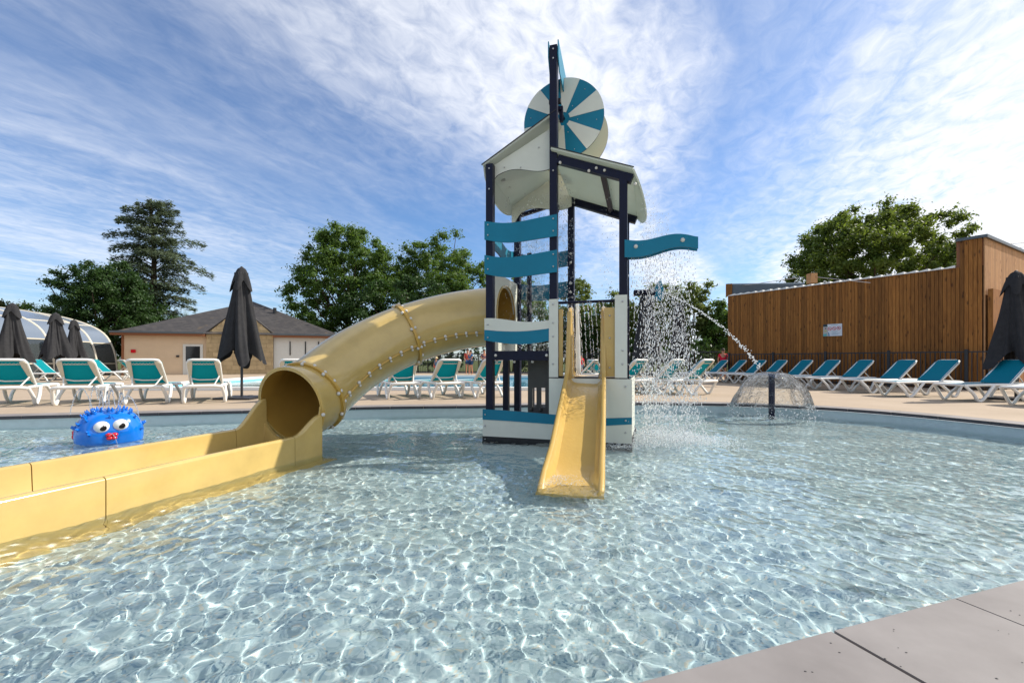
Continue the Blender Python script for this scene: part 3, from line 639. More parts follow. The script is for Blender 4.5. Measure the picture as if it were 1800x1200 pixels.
# --- tube slide
R0 = 2.05; RT = .475
def tube_path():
    P_ = []
    zc = lambda s: None
    arcL = R0 * PI / 2
    # straight mouth piece: from (u=-2.05, v=-1.69) to v=-1.35
    tot = .34 + arcL; zk = [(0, .585), (.34, .66), (.34 + arcL * .25, 1.16), (.34 + arcL * .5, 1.55), (.34 + arcL * .75, 1.79), (tot, 1.88)]
    def zz(s):
        for (a_, za), (b_, zb) in zip(zk, zk[1:]):
            if s <= b_ + 1e-6:
                break
        i_ = [k[0] for k in zk].index(a_); P4 = [zk[max(i_ - 1, 0)], zk[i_], zk[i_ + 1], zk[min(i_ + 2, len(zk) - 1)]]; t_ = (s - a_) / (b_ - a_)
        m0 = (P4[2][1] - P4[0][1]) / max(P4[2][0] - P4[0][0], 1e-6) * (b_ - a_); m1 = (P4[3][1] - P4[1][1]) / max(P4[3][0] - P4[1][0], 1e-6) * (b_ - a_)
        return (2 * t_ ** 3 - 3 * t_ ** 2 + 1) * za + (t_ ** 3 - 2 * t_ ** 2 + t_) * m0 + (-2 * t_ ** 3 + 3 * t_ ** 2) * zb + (t_ ** 3 - t_ ** 2) * m1
    def pos(s):
        if s < .34: return Vector((-R0, -1.69 + s, zz(s)))
        a_ = (s - .34) / R0
        if a_ > PI / 2: return Vector(((s - .34 - arcL), -1.35 + R0, zz(tot)))
        return Vector((-R0 * math.cos(a_), -1.35 + R0 * math.sin(a_), zz(s)))
    return pos, tot
pos, TOT = tube_path()
def frame(s):
    t_ = (pos(s + .01) - pos(max(s - .01, 0))).normalized(); sd = t_.cross(Vector((0, 0, 1))).normalized(); up = sd.cross(t_).normalized(); return pos(s), t_, sd, up
def tring(s, r, n=48):
    p_, t_, sd, up = frame(s); return [p_ + (sd * math.cos(2 * PI * k / n) + up * math.sin(2 * PI * k / n)) * r for k in range(n)]
bm = bmesh.new(); S_ = [0.0] + list(np.linspace(.05, TOT + .03, 47))
ro = [[bm.verts.new(p) for p in tring(s, RT)] for s in S_]; ri = [[bm.verts.new(p) for p in tring(s, RT - .022)] for s in S_]
for a, b in zip(ro, ro[1:]):
    for k in range(48): bm.faces.new((a[k], a[(k + 1) % 48], b[(k + 1) % 48], b[k]))
for a, b in zip(ri, ri[1:]):
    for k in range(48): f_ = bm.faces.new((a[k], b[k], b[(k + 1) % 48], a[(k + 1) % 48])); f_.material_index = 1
for a, b in ((ro[0], ri[0]), (ro[-1], ri[-1])):
    for k in range(48): bm.faces.new((a[k], a[(k + 1) % 48], b[(k + 1) % 48], b[k]))
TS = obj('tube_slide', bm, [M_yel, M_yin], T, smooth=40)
def flange(s, th=.05, h=.035, m=M_seam, name='flange_ring'):
    bm = bmesh.new(); A_ = [tring(s - th / 2, RT - .004), tring(s - th / 2, RT + h), tring(s + th / 2, RT + h), tring(s + th / 2, RT - .004)]
    V_ = [[bm.verts.new(p) for p in q] for q in A_]
    for a, b in zip(V_, V_[1:] + V_[:1]):
        for k in range(48): bm.faces.new((a[k], a[(k + 1) % 48], b[(k + 1) % 48], b[k]))
    return obj(name, bm, m, TS, smooth=40)
ZM = .34 + R0 * PI / 4
flange(.36); flange(ZM); flange(.02, .04, .02, M_yel, 'mouth_rim'); flange(TOT - .12)
for s in (.36, ZM):
    for k in range(20):
        a_ = 2 * PI * (k + .5) / 20
        for ds in (-.034, .034):
            if ds < 0 and k % 2: continue
            p_, t_, sd, up = frame(s + ds); bolt(TS, p_ + (sd * math.cos(a_) + up * math.sin(a_)) * (RT + .022), .024, M_bolt)
# longitudinal seam: a thin raised bead with cap bolts
def seam_ang(s): return R(-6 - 34 * min(1, max(0, (s - .36) / (TOT - .36)))) 
bm = bmesh.new(); pts = []
for s in np.linspace(.40, TOT - .05, 40):
    p_, t_, sd, up = frame(s); a_ = seam_ang(s); pts.append(p_ + (sd * math.cos(a_) + up * math.sin(a_)) * (RT + .006))
sweep(bm, pts, .016, 6); obj('seam_flange', bm, M_seam, TS, smooth=60)
for s in list(np.arange(.36 + .16, ZM - .08, .215)) + list(np.arange(ZM + .10, TOT - .02, .215)):
    p_, t_, sd, up = frame(s)
    for da, rr in ((.045, .025), (-.055, .019)):
        a_ = seam_ang(s) + da; bolt(TS, p_ + (sd * math.cos(a_) + up * math.sin(a_)) * (RT + .02), rr, M_bolt)
def collar():
    bm = bmesh.new(); c_ = pos(0); y_ = c_.y; A_, B_ = [], []; nn = 30; zl_ = .03
    for k in range(nn + 1):
        a_ = PI + PI * k / nn; ci, si = math.cos(a_), math.sin(a_); A_.append((c_.x + .45 * ci, c_.z + .45 * si)); m_ = max(abs(ci) / .455, abs(si) / (c_.z - zl_)); B_.append((c_.x + ci / m_, c_.z + si / m_))
    L = [[bm.verts.new((p[0], yy_, p[1])) for p in q] for yy_ in (y_ - .012, y_ + .03) for q in (A_, B_)]
    for k in range(nn): bm.faces.new((L[0][k], L[0][k + 1], L[1][k + 1], L[1][k])); bm.faces.new((L[2][k], L[3][k], L[3][k + 1], L[2][k + 1])); bm.faces.new((L[0][k], L[2][k], L[2][k + 1], L[0][k + 1])); bm.faces.new((L[1][k], L[1][k + 1], L[3][k + 1], L[3][k]))
    obj('mouth_collar', bm, M_yel, TS)
collar()
# trough: local axis along -v from the mouth, across = u
def trough(s0, s1, hn, hf, z0=-.34, name='trough', nseg=10, flare=0):
    secs = []
    for k in range(nseg + 1):
        t_ = k / nseg; s = s0 + (s1 - s0) * t_; C_ = Vector((-R0, -1.69 - s, 0)); w_ = .395 + flare * 0
        secs.append(lipsec(C_, Vector((1, 0, 0)), w_, .06 - .0 * t_, hf(t_), hn(t_), .075, zl=z0))
    bm = bmesh.new(); loft(bm, secs); o_ = obj(name, bm, M_yel, TS, smooth=40); o_.cycles.is_caustics_receiver = True; return o_
ease = lambda t: t * t * (3 - 2 * t)
trough(-.02, .42, lambda t: .49 - .205 * ease(min(1, t * 1.0)), lambda t: .66 - .33 * ease(t))
trough(.426, 2.282, lambda t: .285, lambda t: .33); trough(2.29, 4.2, lambda t: .285, lambda t: .33, nseg=4)
bm = bmesh.new(); box(bm, -.56, .60, -1.69 - 4.2, -1.69 + .1, -.36, -.27); o_ = obj('trough_plinth', bm, M_yel, TS, (-R0, 0, 0), bevel=.03, seg=2); o_.cycles.is_caustics_receiver = True
for k, (a_, ) in enumerate(((-12,), (-38,), (-64,))):
    p_, t_, sd, up = frame(.03); bolt(TS, p_ + (sd * math.cos(R(a_)) + up * math.sin(R(a_))) * (RT + .02) - t_ * .03, .024, M_bolt)
bm = bmesh.new(); pts = []
for a_ in range(-5, -80, -6):
    p_, t_, sd, up = frame(.02); pts.append(p_ + (sd * math.cos(R(a_)) + up * math.sin(R(a_))) * (RT + .008))
sweep(bm, pts, .022, 6); obj('seam_flange', bm, M_seam, TS, smooth=60)

# ------------------------------------------------------------------ falling water, jets
ICO = None
def drops(name, pts, rad, m, elong=1.0, label='', cat='spray'):
    """many small ellipsoidal drops in one mesh; pts Nx3, rad N, elong along z"""
    pts = np.asarray(pts, float); rad = np.asarray(rad, float)
    t = (1 + 5 ** .5) / 2; base = np.array([(-1, t, 0), (1, t, 0), (-1, -t, 0), (1, -t, 0), (0, -1, t), (0, 1, t), (0, -1, -t), (0, 1, -t), (t, 0, -1), (t, 0, 1), (-t, 0, -1), (-t, 0, 1)]) / 1.902
    fc_ = np.array([(0, 11, 5), (0, 5, 1), (0, 1, 7), (0, 7, 10), (0, 10, 11), (1, 5, 9), (5, 11, 4), (11, 10, 2), (10, 7, 6), (7, 1, 8), (3, 9, 4), (3, 4, 2), (3, 2, 6), (3, 6, 8), (3, 8, 9), (4, 9, 5), (2, 4, 11), (6, 2, 10), (8, 6, 7), (9, 8, 1)])
    el = elong if np.ndim(elong) else np.full(len(pts), elong)
    v = base[None] * rad[:, None, None]; v = v * np.stack([np.ones_like(el), np.ones_like(el), el], -1)[:, None, :]; v = v + pts[:, None, :]
    f = fc_[None] + (np.arange(len(pts)) * 12)[:, None, None]
    o_ = npobj(name, v, f, m, k=3); return tag(o_, label, cat, kind='stuff')
Tm = Matrix.Translation((-.318, 6.70, WZ)) @ Matrix.Rotation(R(-17.4), 4, 'Z')
def tw(u, v, z):
    p = Tm @ Vector((u, v, z)); return (p.x, p.y, p.z)
rng = np.random.default_rng(11)
def beads(starts, z0, z1, gap, vx=0, spread=.004, grow=0):
    out = []
    for (u, v) in starts:
        z = z0(u) if callable(z0) else z0; zt = z; k = rng.uniform(0, gap)
        while z - k > z1:
            fall = k; s = spread + grow * math.sqrt(fall)
            out.append((u + rng.normal(0, s) + vx * math.sqrt(fall), v + rng.normal(0, s), z - k)); k += gap * rng.uniform(.5, 1.5) * (1 + fall * .35)
    return out
# curtain under the plank
P_ = beads([(u, rng.uniform(-.03, .03)) for u in np.linspace(2.0, 2.78, 26)], lambda u: 2.53 + .04 * min(1, (u - 1.92) / .7), .0, .045, .0, .008, .035)
P_ = [tw(*p) for p in P_]; drops('plank_shower', P_, rng.uniform(.0035, .0075, len(P_)), M_drop, rng.uniform(1.5, 4, len(P_)), 'shower of falling drops below the wavy teal spray plank', 'falling water')
# heavy fall from the right eave
n_ = 5200; k = rng.uniform(0, 1, n_) ** .7; U = 2.16 + rng.normal(0, .04, n_) + .42 * np.sqrt(k) * rng.uniform(.0, 1.7, n_) ** 1.3; Vv = rng.uniform(-.1, 1.45, n_); zz_ = 3.45 * (1 - k)
P_ = [tw(a, b, c) for a, b, c in zip(U, Vv, zz_)]; drops('roof_waterfall', P_, rng.uniform(.0028, .0062, n_) * (.55 + .7 * k), M_drop, rng.uniform(1.5, 5.0, n_), 'dense white drops falling from the right eave of the tower roof', 'falling water')
# under the left roof / interior rain
n_ = 1500; P_ = [tw(rng.uniform(.05, .93), rng.uniform(.35, 1.35), rng.uniform(1.26, 3.7)) for _ in range(n_)]; P_ += [tw(1.0 + abs(rng.normal(0, .05)), rng.uniform(0, 1.3), rng.uniform(.95, 3.85)) for _ in range(420)]; P_ += [tw(1.64 + rng.normal(0, .05), rng.uniform(0, 1.3), rng.uniform(.95, 3.65)) for _ in range(140)]
drops('roof_drip', P_, rng.uniform(.003, .006, len(P_)), M_drop, rng.uniform(1.2, 3, len(P_)), 'fine drops raining inside the play tower beneath the cream roof', 'falling water')
bm = bmesh.new()
for (ua, va, ub, vb, za, zb) in ((.10, 1.28, .90, 1.30, 1.27, 3.45), (.30, .85, .62, .86, 1.27, 3.3)):
    G_ = [[bm.verts.new(tw(ua + (ub - ua) * i_ / 14, va + (vb - va) * i_ / 14 + .03 * noise.noise(Vector((i_ * .6, j_ * .25, va))), za + (zb - za) * j_ / 20)) for i_ in range(15)] for j_ in range(21)]
    for a, b in zip(G_, G_[1:]):
        for i_ in range(14): bm.faces.new((a[i_], a[i_ + 1], b[i_ + 1], b[i_]))
tag(obj('water_sheet', bm, M_film, smooth=True), 'thin clear sheets of water hanging between the slatted left posts of the tower', 'falling water', kind='stuff')
# jets from the bar above the slide
P_ = []
for u in (1.15, 1.2, 1.30, 1.36, 1.42, 1.46, 1.52, 1.58, 1.63):
    for k in np.arange(0, .95, .018):
        if rng.uniform() < .2: continue
        P_.append(tw(u + .10 * math.sqrt(k) * .5 + rng.normal(0, .004), -.02 + rng.normal(0, .005) + .12 * k, 1.95 - k))
drops('bar_jet', P_, rng.uniform(.0045, .0085, len(P_)), M_drop, rng.uniform(1.5, 3.0, len(P_)), 'row of beaded jets falling from the navy bar above the open slide', 'falling water')
bm = bmesh.new(); p0 = [tw(1.24 + .02 * k / 20, .25, 2.0 - 1.05 * k / 20) for k in range(21)]; sweep(bm, p0, [.022 + .02 * k / 20 + random.uniform(-.004, .004) for k in range(21)], 10)
tag(obj('water_column', bm, M_foam, smooth=True), 'thick white column of water falling at the top of the open slide', 'falling water', kind='stuff')
# jet arc to the right from the cannon
P_ = []; r_ = []
pA = Vector(tw(2.42, 1.1, 2.2)); pB = at(1335, 645, 10.2); pB.z = at(1335, 645, 10.2).z
for k in np.linspace(0, 1, 230):
    p = pA.lerp(pB, k); p.z = pA.z + (pB.z - pA.z) * (.30 * k + .70 * k * k)
    s = .004 + .02 * k; P_.append((p.x + rng.normal(0, s), p.y + rng.normal(0, s), p.z + rng.normal(0, s))); r_.append(rng.uniform(.005, .010) * (1 + 1.0 * k))
drops('cannon_jet', P_, r_, M_foam, 1.0, 'thin arc of drops shot sideways from the tower towards the dome fountain', 'water jet')
# splash foam where the fall lands and round the slide end
P_ = []; r_ = []
for _ in range(5200):
    x, y = rng.normal(2.25, .40), rng.normal(6.55, .30); h = abs(rng.normal(0, .07)) * math.exp(-((x - 2.25) ** 2) / .3); P_.append((x, y, WZ + .005 + h)); r_.append(rng.uniform(.003, .009))
drops('splash_foam', P_, r_, M_foam, .8, 'white splash on the pool where the roof water lands right of the tower', 'splash')
P_ = []; r_ = []
for _ in range(500): P_.append((rng.normal(1.42, .12), rng.normal(6.0, .08), WZ + .004 + abs(rng.normal(0, .03)))); r_.append(rng.uniform(.003, .006))
for _ in range(500): P_.append((5.25 + rng.normal(0, .5), 9.2 + rng.normal(0, .35), WZ + .004 + abs(rng.normal(0, .02)))); r_.append(rng.uniform(.004, .009))
drops('fountain_foam', P_[500:], r_[500:], M_foam, .7, 'low white spatter on the water round the foot of the dome fountain', 'splash')
drops('tower_foot_splash', P_[:500], r_[:500], M_foam, .9, 'small splash at the tower foot just right of the open slide', 'splash')
# water run-out at slide end
P_ = []; r_ = []
for _ in range(900):
    s = rng.uniform(0, 1); P_.append((.50 + rng.normal(-.06, .10), 4.05 + s * .36, WZ + .035 + abs(rng.normal(0, .006)))); r_.append(rng.uniform(.004, .009))
drops('slide_froth', P_[:420], [x * .6 for x in r_[:420]], M_foam, .35, 'bubbling water washing over the bottom of the open slide', 'splash')

# dome fountain
DF = empty('dome_fountain', (5.25, 9.2, WZ), 0, 'navy pipe fountain spreading a clear dome of water near the right edge', 'fountain')
obj('pipe', SWEEP([(0, 0, -.36), (0, 0, .84)], .058, 16), M_navy, DF, smooth=60); obj('cap', SWEEP([(0, 0, .845), (0, 0, .875)], .066, 16), M_navy, DF, smooth=60)
bm = bmesh.new(); prof = [(.05, .90), (.14, .915), (.25, .895), (.37, .84), (.48, .74), (.57, .62), (.63, .50), (.68, .38), (.72, .27), (.75, .18)]
rg = []
for j, (r, z) in enumerate(prof):
    row = []
    for k in range(72):
        a_ = 2 * PI * k / 72; j_ = j / (len(prof) - 1); w_ = noise.noise(Vector((math.cos(a_) * 3, math.sin(a_) * 3, z * 2))) * .07 * j_ ** 1.5 + noise.noise(Vector((math.cos(a_) * 9, math.sin(a_) * 9, z * 5))) * .025 * j_
        row.append(bm.verts.new(((r + w_) * math.cos(a_), (r + w_) * math.sin(a_), z + w_ * .5)))
    rg.append(row)
for a, b in zip(rg, rg[1:]):
    for k in range(72): bm.faces.new((a[k], a[(k + 1) % 72], b[(k + 1) % 72], b[k]))
obj('water_dome', bm, M_film, DF, smooth=True)
P_ = []; r_ = []
for _ in range(380):
    a_ = rng.uniform(0, 2 * PI); r = .74 + rng.normal(0, .05) + .04 * math.sin(3 * a_); P_.append((r * math.cos(a_), r * math.sin(a_), rng.uniform(.0, .3) ** 1.0)); r_.append(rng.uniform(.005, .014))
dd = drops('dome_drops', P_, r_, M_drop, 1.2); dd.parent = DF
for kk in ('label', 'category'):
    if kk in dd: del dd[kk]

# ------------------------------------------------------------------ puffer fish float
PF = empty('pufferfish_float', (-5.66, 6.45, WZ), R(44), 'blue spiky pufferfish water toy with bulging eyes and red lips', 'water toy')
bm = bmesh.new(); nu, nv = 56, 30; rows = []
def puff(a_, b_):
    sp = lambda x, e: math.copysign(abs(x) ** e, x)
    x = .485 * sp(math.cos(b_), .75) * sp(math.cos(a_), .8); y = .40 * sp(math.cos(b_), .75) * sp(math.sin(a_), .8); z = .40 * sp(math.sin(b_), .9) + .10
    # cheeks and grooves
    gz = .018 * math.exp(-((x + .04 + .25 * (z - .2)) ** 2) / .0006) + .014 * math.exp(-((z - .12 - .5 * abs(x)) ** 2) / .0006)
    s = 1 - gz if y < 0 else 1 - .5 * gz
    s += .05 * math.exp(-(((abs(x) - .26) ** 2 + (z - .17) ** 2) / .01)) * (1 if y < 0 else 0)
    return Vector((x * s, y * s, z))
for j in range(nv + 1):
    b_ = -PI / 2 + PI * j / nv; rows.append([bm.verts.new(puff(2 * PI * k / nu, b_)) for k in range(nu)])
for a, b in zip(rows, rows[1:]):
    for k in range(nu): bm.faces.new((a[k], a[(k + 1) % nu], b[(k + 1) % nu], b[k]))
bmesh.ops.remove_doubles(bm, verts=bm.verts, dist=1e-4)
pb = obj('body', bm, M_blue, PF, smooth=True)
sp_me = None
for k in range(66):
    a_ = rng.uniform(0, 2 * PI); b_ = rng.uniform(.08, 1.3) if k % 3 else rng.uniform(.9, 1.4)
    p = puff(a_, b_)
    if p.y < -.2 and abs(p.x) < .27 and p.z < .34: continue
    nrm = (p - Vector((0, 0, .08))); nrm = Vector((nrm.x / .24, nrm.y / .16, nrm.z / .14)).normalized()
    bm = bmesh.new(); sweep(bm, [p - nrm * .01, p + nrm * .02, p + nrm * .045, p + nrm * .058], [.028, .018, .012, .007], 8); obj('spike', bm, M_blue, PF, smooth=True)
def on_front(x, z):
    return -.37 + .25 * x * x + .30 * max(0, z - .2) ** 1.2
for x, z in ((-.12, .25), (.13, .265)):
    y = on_front(x, z) + .02
    bm = bmesh.new(); ball(bm, (x, y - .01, z), .105, 20, 14, (1.08, .75, .88)); e_ = obj('eye', bm, M_white, PF, smooth=True)
    bm = bmesh.new(); ball(bm, (x + .012, y - .072, z - .008), .052, 16, 10, (1.05, .35, .9)); obj('pupil', bm, M_pupil, e_, smooth=True)
bm = bmesh.new()
for sx_ in (-1, 1):
    ball(bm, (.01 + sx_ * .036, -.40, .128), .052, 12, 8, (1, .8, .62)); ball(bm, (.01 + sx_ * .03, -.40, .078), .046, 12, 8, (1, .8, .62))
obj('lips', bm, M_red, PF, smooth=True)
bm = bmesh.new()
for sy_ in (-1, 1): ball(bm, (-.47, sy_ * .03, .16), .05, 12, 8, (.6, 1, .9)); ball(bm, (-.475, sy_ * .03, .10), .045, 12, 8, (.6, 1, .8))
obj('lips', bm, M_red, PF, smooth=True)
PF.scale = (.79, .79, .90); PF.location.y += .1; PF.location.x -= .13
# its little arcs of water
P_ = []; r_ = []
for (x0, dx, hh, dn) in ((-.15, -.33, .30, .22), (-.2, .12, .28, .0), (.0, -.06, .25, .1), (.03, .05, .25, .1), (.17, -.10, .25, .05), (.2, .33, .23, .3), (.2, .10, .22, .05)):
    for k in np.linspace(0, 1, 110):
        zz0 = .42 + hh * 1.25 * 4 * k * (1 - k * .86) * .9 - dn * k * k; P_.append((-5.79 + x0 + dx * k + rng.normal(0, .004), 6.45 + rng.normal(0, .004), WZ + max(.0, zz0))); r_.append(rng.uniform(.004, .0065))
for k in np.linspace(0, 1, 50): P_.append((-5.55 + .22 * k, 6.27 - .12 * k, WZ + .11 + .10 * k * (1 - k) * 2 - .1 * k * k)); r_.append(.004)
drops('pufferfish_jet', P_, r_, M_drop, 1.4, 'thin arching jets squirting from the back of the blue pufferfish toy', 'water jet')

# ------------------------------------------------------------------ loungers
def rtube(bm, pts, w, h):      # rounded rectangular bar following points
    sweep(bm, pts, w / 2, 8, sx=h / w)
def make_lounger(label, m_sling, tilt=52):
    t = empty('sun_lounger', (0, 0, 0), 0, label, 'sun lounger')
    W_ = .33; SZ = .385
    # side rails and ends
    bm = bmesh.new()
    for s in (-1, 1):
        pts = crom([(s * W_, .06, SZ - .015), (s * W_, .35, SZ), (s * W_, 1.2, SZ), (s * W_, 1.86, SZ - .01)], 5); sweep(bm, pts, .032, 8)
    sweep(bm, crom([(-W_, .06, SZ - .015), (-.2, .02, SZ), (.2, .02, SZ), (W_, .06, SZ - .015)], 4), .038, 8); sweep(bm, crom([(-W_, 1.86, SZ - .01), (-.2, 1.9, SZ), (.2, 1.9, SZ), (W_, 1.86, SZ - .01)], 4), .028, 8)
    sweep(bm, [(-W_, .82, SZ - .02), (W_, .82, SZ - .02)], .02, 6)
    obj('frame', bm, M_frame, t, smooth=60)
    for s in (-1, 1):
        for y0, y1, y2 in ((.07, .34, .74), (1.12, 1.52, 1.85)):
            bm = bmesh.new(); o2 = s * (W_ + .015); ft = s * (W_ + .055)
            sweep(bm, crom([(o2, y0, SZ - .01), (ft, y0 + (y1 - y0) * .55, .17), (ft, y1 - .05, .035), (ft, y1 + .05, .03), (ft, y1 + (y2 - y1) * .5, .19), (o2, y2, SZ - .01)], 4), .033, 8)
            obj('leg', bm, M_frame, t, smooth=60)
    # seat sling
    bm = bmesh.new(); rows = []
    for k in range(9):
        y = .72 + 1.15 * k / 8; sag = -.03 * math.sin(PI * k / 8); rows.append([(x, y, SZ + .02 + (sag if abs(x) < .28 else 0)) for x in (-.315, -.2, 0, .2, .315)])
    secs = [[Vector(p) for p in r] + [Vector((p[0], p[1], p[2] - .012)) for p in reversed(r)] for r in rows]; loft(bm, secs); obj('seat', bm, m_sling, t, smooth=50)
    # backrest: hinge at y=.70, leaning over the head end
    a_ = R(tilt); L_ = .80; hy, hz = .66, SZ + .0
    def bp(x, l, off=0): return Vector((x, hy - l * math.cos(a_) - off * math.sin(a_), hz + l * math.sin(a_) - off * math.cos(a_)))   # off>0 : behind/under the back
    bm = bmesh.new()
    pts = [bp(-.30, 0), bp(-.30, .35), bp(-.295, L_ - .10), bp(-.27, L_ - .02), bp(-.20, L_), bp(.20, L_), bp(.27, L_ - .02), bp(.295, L_ - .10), bp(.30, .35), bp(.30, 0)]
    sweep(bm, pts, .028, 8); sweep(bm, [bp(-.3, .24, .02), bp(-.12, .22, .05), bp(.12, .22, .05), bp(.3, .24, .02)], .016, 6)
    obj('backrest_frame', bm, M_frame, t, smooth=60)
    bm = bmesh.new(); rows = []
    for k in range(9):
        l = .02 + (L_ + .005 - .02) * k / 8; sag = .03 * math.sin(PI * k / 8); wv = .318 if k < 8 else .255
        rows.append([bp(x * wv / .318, l, sag * (abs(x) < .28) - .028) for x in (-.318, -.2, 0, .2, .318)])
    nb = Vector((0, math.sin(a_), math.cos(a_)))
    secs = [[p + nb * .0 for p in r] + [p - nb * .010 for p in reversed(r)] for r in rows]; loft(bm, secs); obj('backrest', bm, m_sling, t, smooth=50)
    # cream lacing strips folded round the back
    for s in (-1, 1):
        bm = bmesh.new(); prism(bm, [bp(s * .305, .16, .030), bp(s * .305, L_ - .08, .030), bp(s * .26, L_ - .02, .030), bp(s * .20, L_ - .03, .034), bp(s * .215, L_ - .16, .042), bp(s * .245, .40, .042), bp(s * .275, .16, .038)], -nb, .006); obj('lacing_strip', bm, M_lace, t)
    bm = bmesh.new(); pts = []
    for k in range(15): pts.append((-.20 + .40 * k / 14, (L_ - .085) + (.014 if k % 2 else -.014)))
    for p, q in zip(pts, pts[1:]): beam(bm, bp(p[0], p[1], .036), bp(q[0], q[1], .036), .007, .007)
    obj('lace', bm, M_lace, t)
    bm = bmesh.new(); prism(bm, [bp(-.2, L_ - .115, .034), bp(.2, L_ - .115, .034), bp(.2, L_ - .105, .034), bp(-.2, L_ - .105, .034)], -nb, .004); beam(bm, bp(-.27, .07, .03), bp(.27, .07, .03), .05, .01, up=nb); obj('hem', bm, M_lace, t)
    for s in (-1, 1):
        bm = bmesh.new(); sweep(bm, [bp(s * .27, .33, .04), (s * .20, .16, SZ + .02)], .014, 6); obj('prop_arm', bm, M_frame, t, smooth=60)
    return t
GL = 'sun loungers round the pools'
lg = make_lounger('', M_sling, 46)
left_row = [(5, 9.25, 'teal lounger cut by the left edge of the photo, back to the pool'), (128, 9.45, 'teal lounger directly behind the blue pufferfish, back to the pool'), (248, 9.7, 'teal lounger just right of the pufferfish, back to the pool'), (356, 9.95, 'teal lounger beside the large closed parasol, back to the pool'), (517, 10.35, 'teal lounger whose top peeks over the lower end of the yellow tube'),
            (715, 11.0, 'teal lounger half hidden by the underside of the yellow tube'), (795, 11.15, 'teal lounger fully seen between the yellow tube and the tower'), (872, 11.3, 'teal lounger seen through the left legs of the tower')]
first = True
for px, Y, lab in left_row:
    o = lg if first else dup(lg); first = False
    o.location = (gx(px, Y), Y, 0); o.rotation_euler = (0, 0, R(27 + random.uniform(-5, 4))); tag(o, lab, 'sun lounger', GL)
for px, Y, rz, lab in ((1133, 12.7, 34, 'teal lounger behind the roof waterfall, nearest the tower'), (1198, 12.7, 34, 'teal lounger behind the shower, between two like it'), (1252, 12.4, 36, 'teal lounger with bowed white legs, just left of the red-shirted bystander'),
                       (1052, 18.5, 60, 'teal lounger glimpsed through the opening above the open slide'), (1036, 19.0, -60, 'second small teal lounger glimpsed above the open slide, against its left rail'),
                       (57, 19.6, -78, 'bright teal lounger side-on by the glazed enclosure, leftmost'), (160, 21.5, -78, 'bright teal lounger side-on in front of the peach house corner'), (208, 23.5, -25, 'small distant teal lounger by the end arch of the glazed enclosure')):
    tag(dup(lg, (gx(px, Y), Y, 0), R(rz)), lab, None, GL)
lb = make_lounger('', M_slingb, 44)
# right row: head end at the right, feet towards the pool
rr = [(12.1, 10.55, 'blue-teal lounger half covered by the right-hand closed parasol'), (11.7, 11.8, 'large blue-teal lounger, first clear of the right-hand parasol'), (11.78, 13.15, 'blue-teal lounger, second clear of the right-hand parasol'), (11.5, 14.35, 'blue-teal lounger below the white notice on the timber wall, to its right'),
      (11.25, 15.5, 'blue-teal lounger right below the white notice'), (11.12, 16.7, 'blue-teal lounger right behind the dome fountain'), (10.9, 17.9, 'blue-teal lounger just left of the dome fountain crest'), (10.7, 19.0, 'blue-teal lounger where the thin jet comes down'), (10.45, 20.1, 'blue-teal lounger at the far timber wall corner'), (12.35, 9.3, 'blue-teal lounger of which only the foot enters at the right edge')]
first = True
for xr, Y, lab in rr:
    o = lb if first else dup(lb); first = False
    o.location = (xr, Y + .3, 0); o.rotation_euler = (0, 0, R(90 + 4 + random.uniform(-3, 3))); tag(o, lab, 'sun lounger', GL)
for px, Y, lab in ((1240, 20.3, 'blue-teal lounger behind the backs of the teal ones, near the iron fence'), (1277, 21.2, 'blue-teal lounger in front of the red-shirted bystander')):
    tag(dup(lb, (gx(px, Y), Y, 0), R(94)), lab, None, GL)

